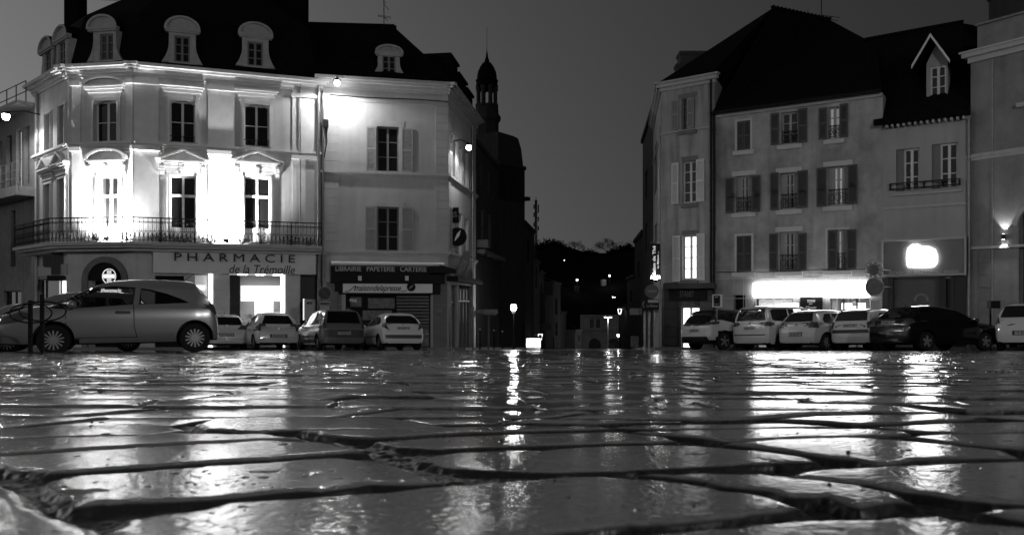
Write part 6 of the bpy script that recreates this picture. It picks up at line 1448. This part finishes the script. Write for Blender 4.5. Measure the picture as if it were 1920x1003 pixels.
# no entry sign and direction sign, right mouth of the street
Ye = 33.5; c = P(1222,546,Ye); t = thing('no_entry_sign', (c.x,Ye,gz(Ye)), 'round no entry sign over a black direction plate at the narrow house corner', 'road sign'); g = MB(); g.bar((c.x+.1,Ye+.06,gz(Ye)),(c.x+.1,Ye+.06,c.z+.4),.04,8); g.build('pole', M_zinc, t)
g = MB(); disc_y(g,c.x,Ye-.02,Ye,c.z,.29); g.build('disc', mat('sign_red_dark', .035, .5), t); g = MB(); g.box(c.x-.21,c.x+.21,Ye-.03,Ye-.021,c.z-.05,c.z+.05); g.build('white_bar', mat('bar_grey', .13, .5), t)
g = MB(); g.box(c.x-.42,c.x+.3,Ye-.02,Ye+.02,c.z-.80,c.z-.33); g.build('direction_plate', M_black, t)
g = MB(); g.box(c.x-.16,c.x+.28,Ye-.03,Ye-.021,c.z-.48,c.z-.36); g.build('grey_strip', M_greyL, t); SW = Wall(Vector((c.x-.42,Ye-.02)),Vector((c.x+.3,Ye-.02))); text_mesh('La Maison', SW, (.2,.66,c.z-.66,c.z-.55), .01, 'lettering', M_greyL, t, bold=.01)
stroke(SW,[(.10,c.z-.42),(.04,c.z-.55),(.10,c.z-.70)],.025,.003,(g:=MB())); g.build('chevron', M_greyL, t)
Yc = 31.8
for px_,nm in ((1209,'nearer the street'),(1217,'nearer the corner house')):
    c = P(px_,600,Yc); t = thing('metal_post', (c.x,Yc,gz(Yc)), 'glinting steel post %s under the no entry sign' % nm, 'post', 'steel posts at the street corner'); g = MB(); g.bar((c.x,Yc,gz(Yc)),(c.x,Yc,P(0,587,Yc).z),.055,12); g.build('shaft', M_zinc, t); g = MB(); g.lathe([(.06,0),(.07,.03),(.04,.07),(.01,.09)],(c.x,Yc,P(0,587,Yc).z),12); g.build('cap', M_zinc, t)
# tea room banner
Yb = 35.5; a = P(1219,457,Yb); b = P(1238,523,Yb); t = thing('tea_room_banner', ((a.x+b.x)/2,Yb,b.z), 'tall black vertical banner lettered Salon de Thé, lit from below', 'sign')
g = MB(); g.box(a.x,b.x,Yb-.03,Yb+.03,b.z,a.z); g.build('panel', M_black, t); SW = Wall(Vector((a.x,Yb-.03)),Vector((b.x,Yb-.03))); w_=b.x-a.x; h_=a.z-b.z
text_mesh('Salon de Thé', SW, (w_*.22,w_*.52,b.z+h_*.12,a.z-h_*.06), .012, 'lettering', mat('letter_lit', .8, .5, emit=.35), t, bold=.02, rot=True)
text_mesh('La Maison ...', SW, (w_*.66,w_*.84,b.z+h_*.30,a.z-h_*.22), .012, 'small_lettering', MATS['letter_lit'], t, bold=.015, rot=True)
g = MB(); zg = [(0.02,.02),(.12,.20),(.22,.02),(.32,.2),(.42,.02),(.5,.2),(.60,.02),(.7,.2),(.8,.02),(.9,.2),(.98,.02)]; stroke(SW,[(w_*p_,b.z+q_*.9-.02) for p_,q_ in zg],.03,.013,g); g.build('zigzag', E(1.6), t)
g = MB(); g.bar((a.x,Yb,a.z+.05),(b.x+.25,Yb+.3,a.z+.05),.018,6); g.bar((a.x,Yb,P(0,500,Yb).z),(b.x+.35,Yb+.3,P(0,500,Yb).z),.018,6); g.build('bracket', M_zinc, t)
tl = thing('banner_spotlight', (a.x+.22,Yb-.3,b.z-.12), 'small bright spotlight under the tea room banner', 'spotlight'); g = MB(); g.lathe([(.05,-.08),(.07,0),(.07,.04)],(a.x+.22,Yb-.15,b.z-.08),10); g.build('housing', M_iron, tl); g = MB(); g.lathe([(.07,.042),(.06,.07),(.02,.09)],(a.x+.22,Yb-.15,b.z-.08),10); g.build('lens', E(25), tl); lamp_light((a.x+.22,Yb-.2,b.z+.05),9,.04,'spot_light',parent=tl)
# shop sign further right of street
t,a,b = panel('lit_corner_sign','pale ornate shop sign left of the no entry sign',1181,1203,578,590,40,M_grey,post=False); g = MB(); g.bar((b.x,40,(a.z+b.z)/2),(b.x+1.2,40.3,(a.z+b.z)/2),.03,6); g.build('bracket', M_iron, t)
# round hanging signs on B
for px_,py_,rad,m_,lb,orn in ((1638,506,.36,M_greyL,'pale flowery round sign hanging above the dark round sign',True),(1640,538,.36,M_dark,'grey round sign with pale rim hanging below the flowery one',False)):
    Yq = 31.4; c = P(px_,py_,Yq); t = thing('hanging_sign', (c.x,Yq,c.z-rad), lb, 'sign', 'round hanging signs')
    g = MB(); n=26
    for k in range(n): a_=2*math.pi*k/n; b2_=2*math.pi*(k+1)/n; g.bar((c.x+rad*math.cos(a_),Yq,c.z+rad*math.sin(a_)),(c.x+rad*math.cos(b2_),Yq,c.z+rad*math.sin(b2_)),.02,5)
    g.bar((c.x+rad,Yq,c.z),(c.x+rad+.5,Yq+.4,c.z),.02,5); g.build('rim', M_grey, t)
    g = MB(); disc_y(g,c.x-.02,Yq-.02,Yq+.02,c.z,rad*(.62 if orn else .93),20); g.build('disc', mat('disc_grey', .08, .6, noise=.4, nscale=4), t)
    if orn:
        g = MB()
        for k in range(9): a_=2*math.pi*k/9; disc_y(g,c.x+rad*.72*math.cos(a_),Yq-.05,Yq-.03,c.z+rad*.72*math.sin(a_),rad*.2,8)
        g.build('petals', M_grey, t)
# post box and bin on the right
c = P(1864,571,27.6); t = thing('black_box_on_post', (c.x,27.6,gz(27.6)), 'black meter box on a thin post before the stone building', 'box'); g = MB(); g.box(c.x-.17,c.x+.16,27.5,27.75,c.z-.13,c.z+.13); g.build('box', M_black, t); g = MB(); g.box(c.x-.15,c.x-.09,27.6,27.66,gz(27.6),c.z-.13); g.build('post', M_iron, t)
c = P(1845,636,27.3); t = thing('stone_bollard', (c.x,27.3,gz(27.3)), 'short pale round bollard between the black car and the meter box', 'bollard'); g = MB(); g.lathe([(.13,gz(27.3)),(.13,c.z+.20),(.12,c.z+.24),(.03,c.z+.26)],(c.x,27.3,0),16); g.build('drum', M_trim2, t, smooth=False)
# bollards left mouth
for px_,Yk,nm in ((845,33.5,'left'),(957-70,36,'right')):
    c = P(px_,575,Yk); t = thing('steel_bollard', (c.x,Yk,gz(Yk)), 'tall glinting steel bollard, %s of two, by the bookshop side window' % nm, 'bollard', 'steel bollards'); g = MB(); g.bar((c.x,Yk,gz(Yk)),(c.x,Yk,c.z-.1),.06 if px_<870 else .04,12); g.build('shaft', M_zinc, t); g = MB(); g.lathe([(.08,-.1),(.09,-.05),(.05,0),(.01,.02)],(c.x,Yk,c.z),12); g.build('cap', M_zinc, t)
c = P(916,590,44); t = thing('round_table_post', (c.x,44,gz(44)), 'dark post with flat round top before the dark street house', 'post'); g = MB(); g.bar((c.x,44,gz(44)),(c.x,44,c.z),.06,8); g.build('post', M_zinc, t); g = MB(); g.lathe([(.35,-.05),(.42,0),(.42,.1),(.3,.12)],(c.x,44,c.z),16); g.build('top', M_grey, t)
# hoop stand in front of the small car
Yh = 13.4; ht = thing('hoop_bike_stand', (P(67,0,Yh).x,Yh,gz(Yh)), 'black bicycle stand with two posts and two overlapping wide oval hoops', 'bicycle stand')
for xp,yt in ((57,563),(79,552)):
    g = MB(); a = P(xp,yt,Yh); g.box(a.x-.030,a.x+.030,Yh-.02,Yh+.02,gz(Yh)-.02,a.z); g.box(a.x-.08,a.x+.08,Yh-.08,Yh+.08,gz(Yh)-.02,gz(Yh)+.015); g.build('post', M_iron, ht)
for x0_,x1_,yt,yb in ((18,97,569,605),(36,124,565,602)):
    cc = P((x0_+x1_)/2,(yt+yb)/2,Yh-.06 if x0_==18 else Yh+.06); rx=(x1_-x0_)/2/F*Yh; rz_=(yb-yt)/2/F*Yh; g = MB(); n=40; g.tube([(cc.x+rx*math.cos(2*math.pi*k/n),cc.y,cc.z+rz_*math.sin(2*math.pi*k/n)) for k in range(n)],.014,6,closed=True); g.build('hoop', M_iron, ht)
# roof antennas and wire
def antenna(px, ytop, ybase, Y, els, label):
    c = P(px,ybase,Y); t = thing('roof_antenna', tuple(c), label, 'antenna'); g = MB(); zt=P(0,ytop,Y).z; g.bar(c,(c.x,Y,zt),.025,5); g.build('mast', M_iron, t); g = MB()
    for (dx0,dx1,yy,dy) in els: s_=Y/F; g.bar((c.x+dx0*s_,Y,P(0,yy,Y).z),(c.x+dx1*s_,Y+.2,P(0,yy+dy,Y).z),.014,4)
    g.build('elements', M_iron, t)
antenna(720,1,56,43,[(-12,12,29,1),(-12,12,31,2),(0,7,8,8),(0,6,32,6),(-2,3,3,0),(3,8,12,5)],'thin television antenna on the ridge above the newsagent')
antenna(1540,-10,32,41,[(0,38,29,2),(5,34,35,2),(2,24,33,-3),(-26,-22,22,-6)],'tall thin antenna with side prongs on the black right roof ridge')
ce = thing('overhead_wire', (P(160,0,41.5).x,41.5,P(0,0,41.5).z), 'thin overhead wire above the corner dormers', 'wire'); g = MB(); g.tube([P(148,-2,42),P(200,1,43),P(245,3,44)],.015,4); g.build('cable', M_iron, ce)
for px_,py_,rw_ in ((1371,367,10),(1418,364,9),(1451,358,10),(1503,357,9),(1541,352,10),(1598,345,9)):
    u,z = Bw.uv(px_,py_,.2); bush(Bw.w(u,z-.12,.16), .18, .24, {1371:'small flower pot on the left shutter of the first middle-row window',1418:'small flower pot on the right shutter of the first middle-row window',1451:'small flower pot on the left shutter of the second middle-row window',1503:'small flower pot on the right shutter of the second middle-row window',1541:'small flower pot on the left shutter of the third middle-row window',1598:'small flower pot on the right shutter of the third middle-row window'}[px_], 'flower pots on the shutters', 70, px_, leaf=.03, name='shutter_plant')
# small grit pebbles lying on the near setts
for k,(px_,py_,s_) in enumerate(((170,801,.003),(172,791,.002),(288,855,.0015),(1040,902,.0015),(1301,950,.0020),(1067,934,.0015),(1590,850,.0025),(1556,909,.0018),(1495,813,.0018),(940,828,.0025),(808,769,.003))):
    X_,Y_ = G(px_,py_); 
    g = MB(); rp = random.Random(k); vs_=[]
    g.lathe([(s_*.4,-s_*.5),(s_,-s_*.1),(s_*.8,s_*.4),(s_*.3,s_*.7)],(X_,Y_,gz(Y_)+s_*.2),7); 
    g.v=[(a+rp.uniform(-1,1)*s_*.2,b+rp.uniform(-1,1)*s_*.2,c_+rp.uniform(-1,1)*s_*.15) for a,b,c_ in g.v]
    px_name = ['by the left reflection','just above another by the left reflection','on the fourth course at left','near the centre joint','on the large near sett at right','on the large near sett in the middle','above the wide dark joint at right','on the second bright sett at right','on the bright sett at far right','on the dark sett at centre','on the distant course at centre'][k]
    g.build('pebble', M_dark, None, label='tiny dark wet pebble '+px_name, cat='pebble', group='pebbles on the setts')
# street-level things deeper in the street
def hang_sign(px, py, Y, w, h, label, m, lit=0):
    c = P(px,py,Y); t = thing('street_sign', tuple(c), label, 'sign', 'small signs down the street'); g = MB(); g.box(c.x-w/2,c.x+w/2,Y-.05,Y+.05,c.z-h/2,c.z+h/2); g.build('panel', m, t)
    g = MB(); g.bar((c.x-w/2,Y,c.z+h/2+.05),(c.x-w/2-.5,Y+.5,c.z+h/2+.05),.02,5); g.build('bracket', M_iron, t)
hang_sign(1024,613,74,.9,.6,'pale projecting sign above the small lantern frame',M_far2)
hang_sign(908,584,47,1.6,.25,'long grey shop canopy board left of the bright street lantern',M_grey)
hang_sign(1190,640,52,.5,.7,'small pale sign low on the right of the street',M_far2)
hang_sign(1147,650,90,.7,.8,'pale panel beside the far bright lantern',M_greyL)
for px_,Yk,nm in ((900,41,'first'),(926,44,'second'),(942,47,'third'),(1038,72,'fourth'),(1178,60,'fifth')):
    t = thing('thin_bollard', (P(px_,0,Yk).x,Yk,gz(Yk)), 'thin dark bollard, %s from the left in the street mouth' % nm, 'bollard', 'thin bollards in the street'); g = MB(); x_=P(px_,0,Yk).x; g.bar((x_,Yk,gz(Yk)),(x_,Yk,gz(Yk)+1.0),.04,8); g.build('shaft', M_iron, t); g = MB(); g.lathe([(.05,0),(.06,.05),(.02,.10)],(x_,Yk,gz(Yk)+1.0),10); g.build('cap', M_zinc, t)
g = MB(); g.tube([V1.w(0.3,ZE2-.75,.06),V1.w(2.2,ZE2-.78,.05),V1.w(4.5,ZE2-.74,.05),V1.w(V1.L,ZE2-.77,.06)],.018,5); g.build('facade_cable', M_iron, bk)
g = MB(); g.tube([Bw.w(.1,zcl+.30,.04),Bw.w(2.2,zcl+.26,.04),Bw.w(4.6,zcl+.31,.04),Bw.w(Bw.L,zcl+.27,.04)],.016,5); g.build('facade_cable', M_iron, hb)
# unseen lamp posts added as fill light for the fronts and the cars
def fill_lamp(x, Y, z, power, label):
    t = thing('fill_lamp', (x,Y,gz(Y)), label, 'street lamp', 'added fill lamps'); g = MB(); g.bar((x,Y,gz(Y)),(x,Y,z-.2),.07,8); g.build('post', M_iron, t)
    g = MB(); g.lathe([(.1,-.15),(.22,0),(.18,.12)],(x,Y,z),12); g.build('bulb', E(8), t); g = MB(); g.lathe([(.25,.13),(.3,.16),(.05,.28)],(x,Y,z),12); g.build('hood', M_iron, t)
    lamp_light((x,Y,z-.3), power, .3, 'lamp_light', parent=t)
fill_lamp(-21, 13, 8.0, 1500, 'added fill lamp on a post, out of view beyond the left edge'); fill_lamp(14, -6, 9.0, 9500, 'added fill lamp on a post, out of view behind the camera')
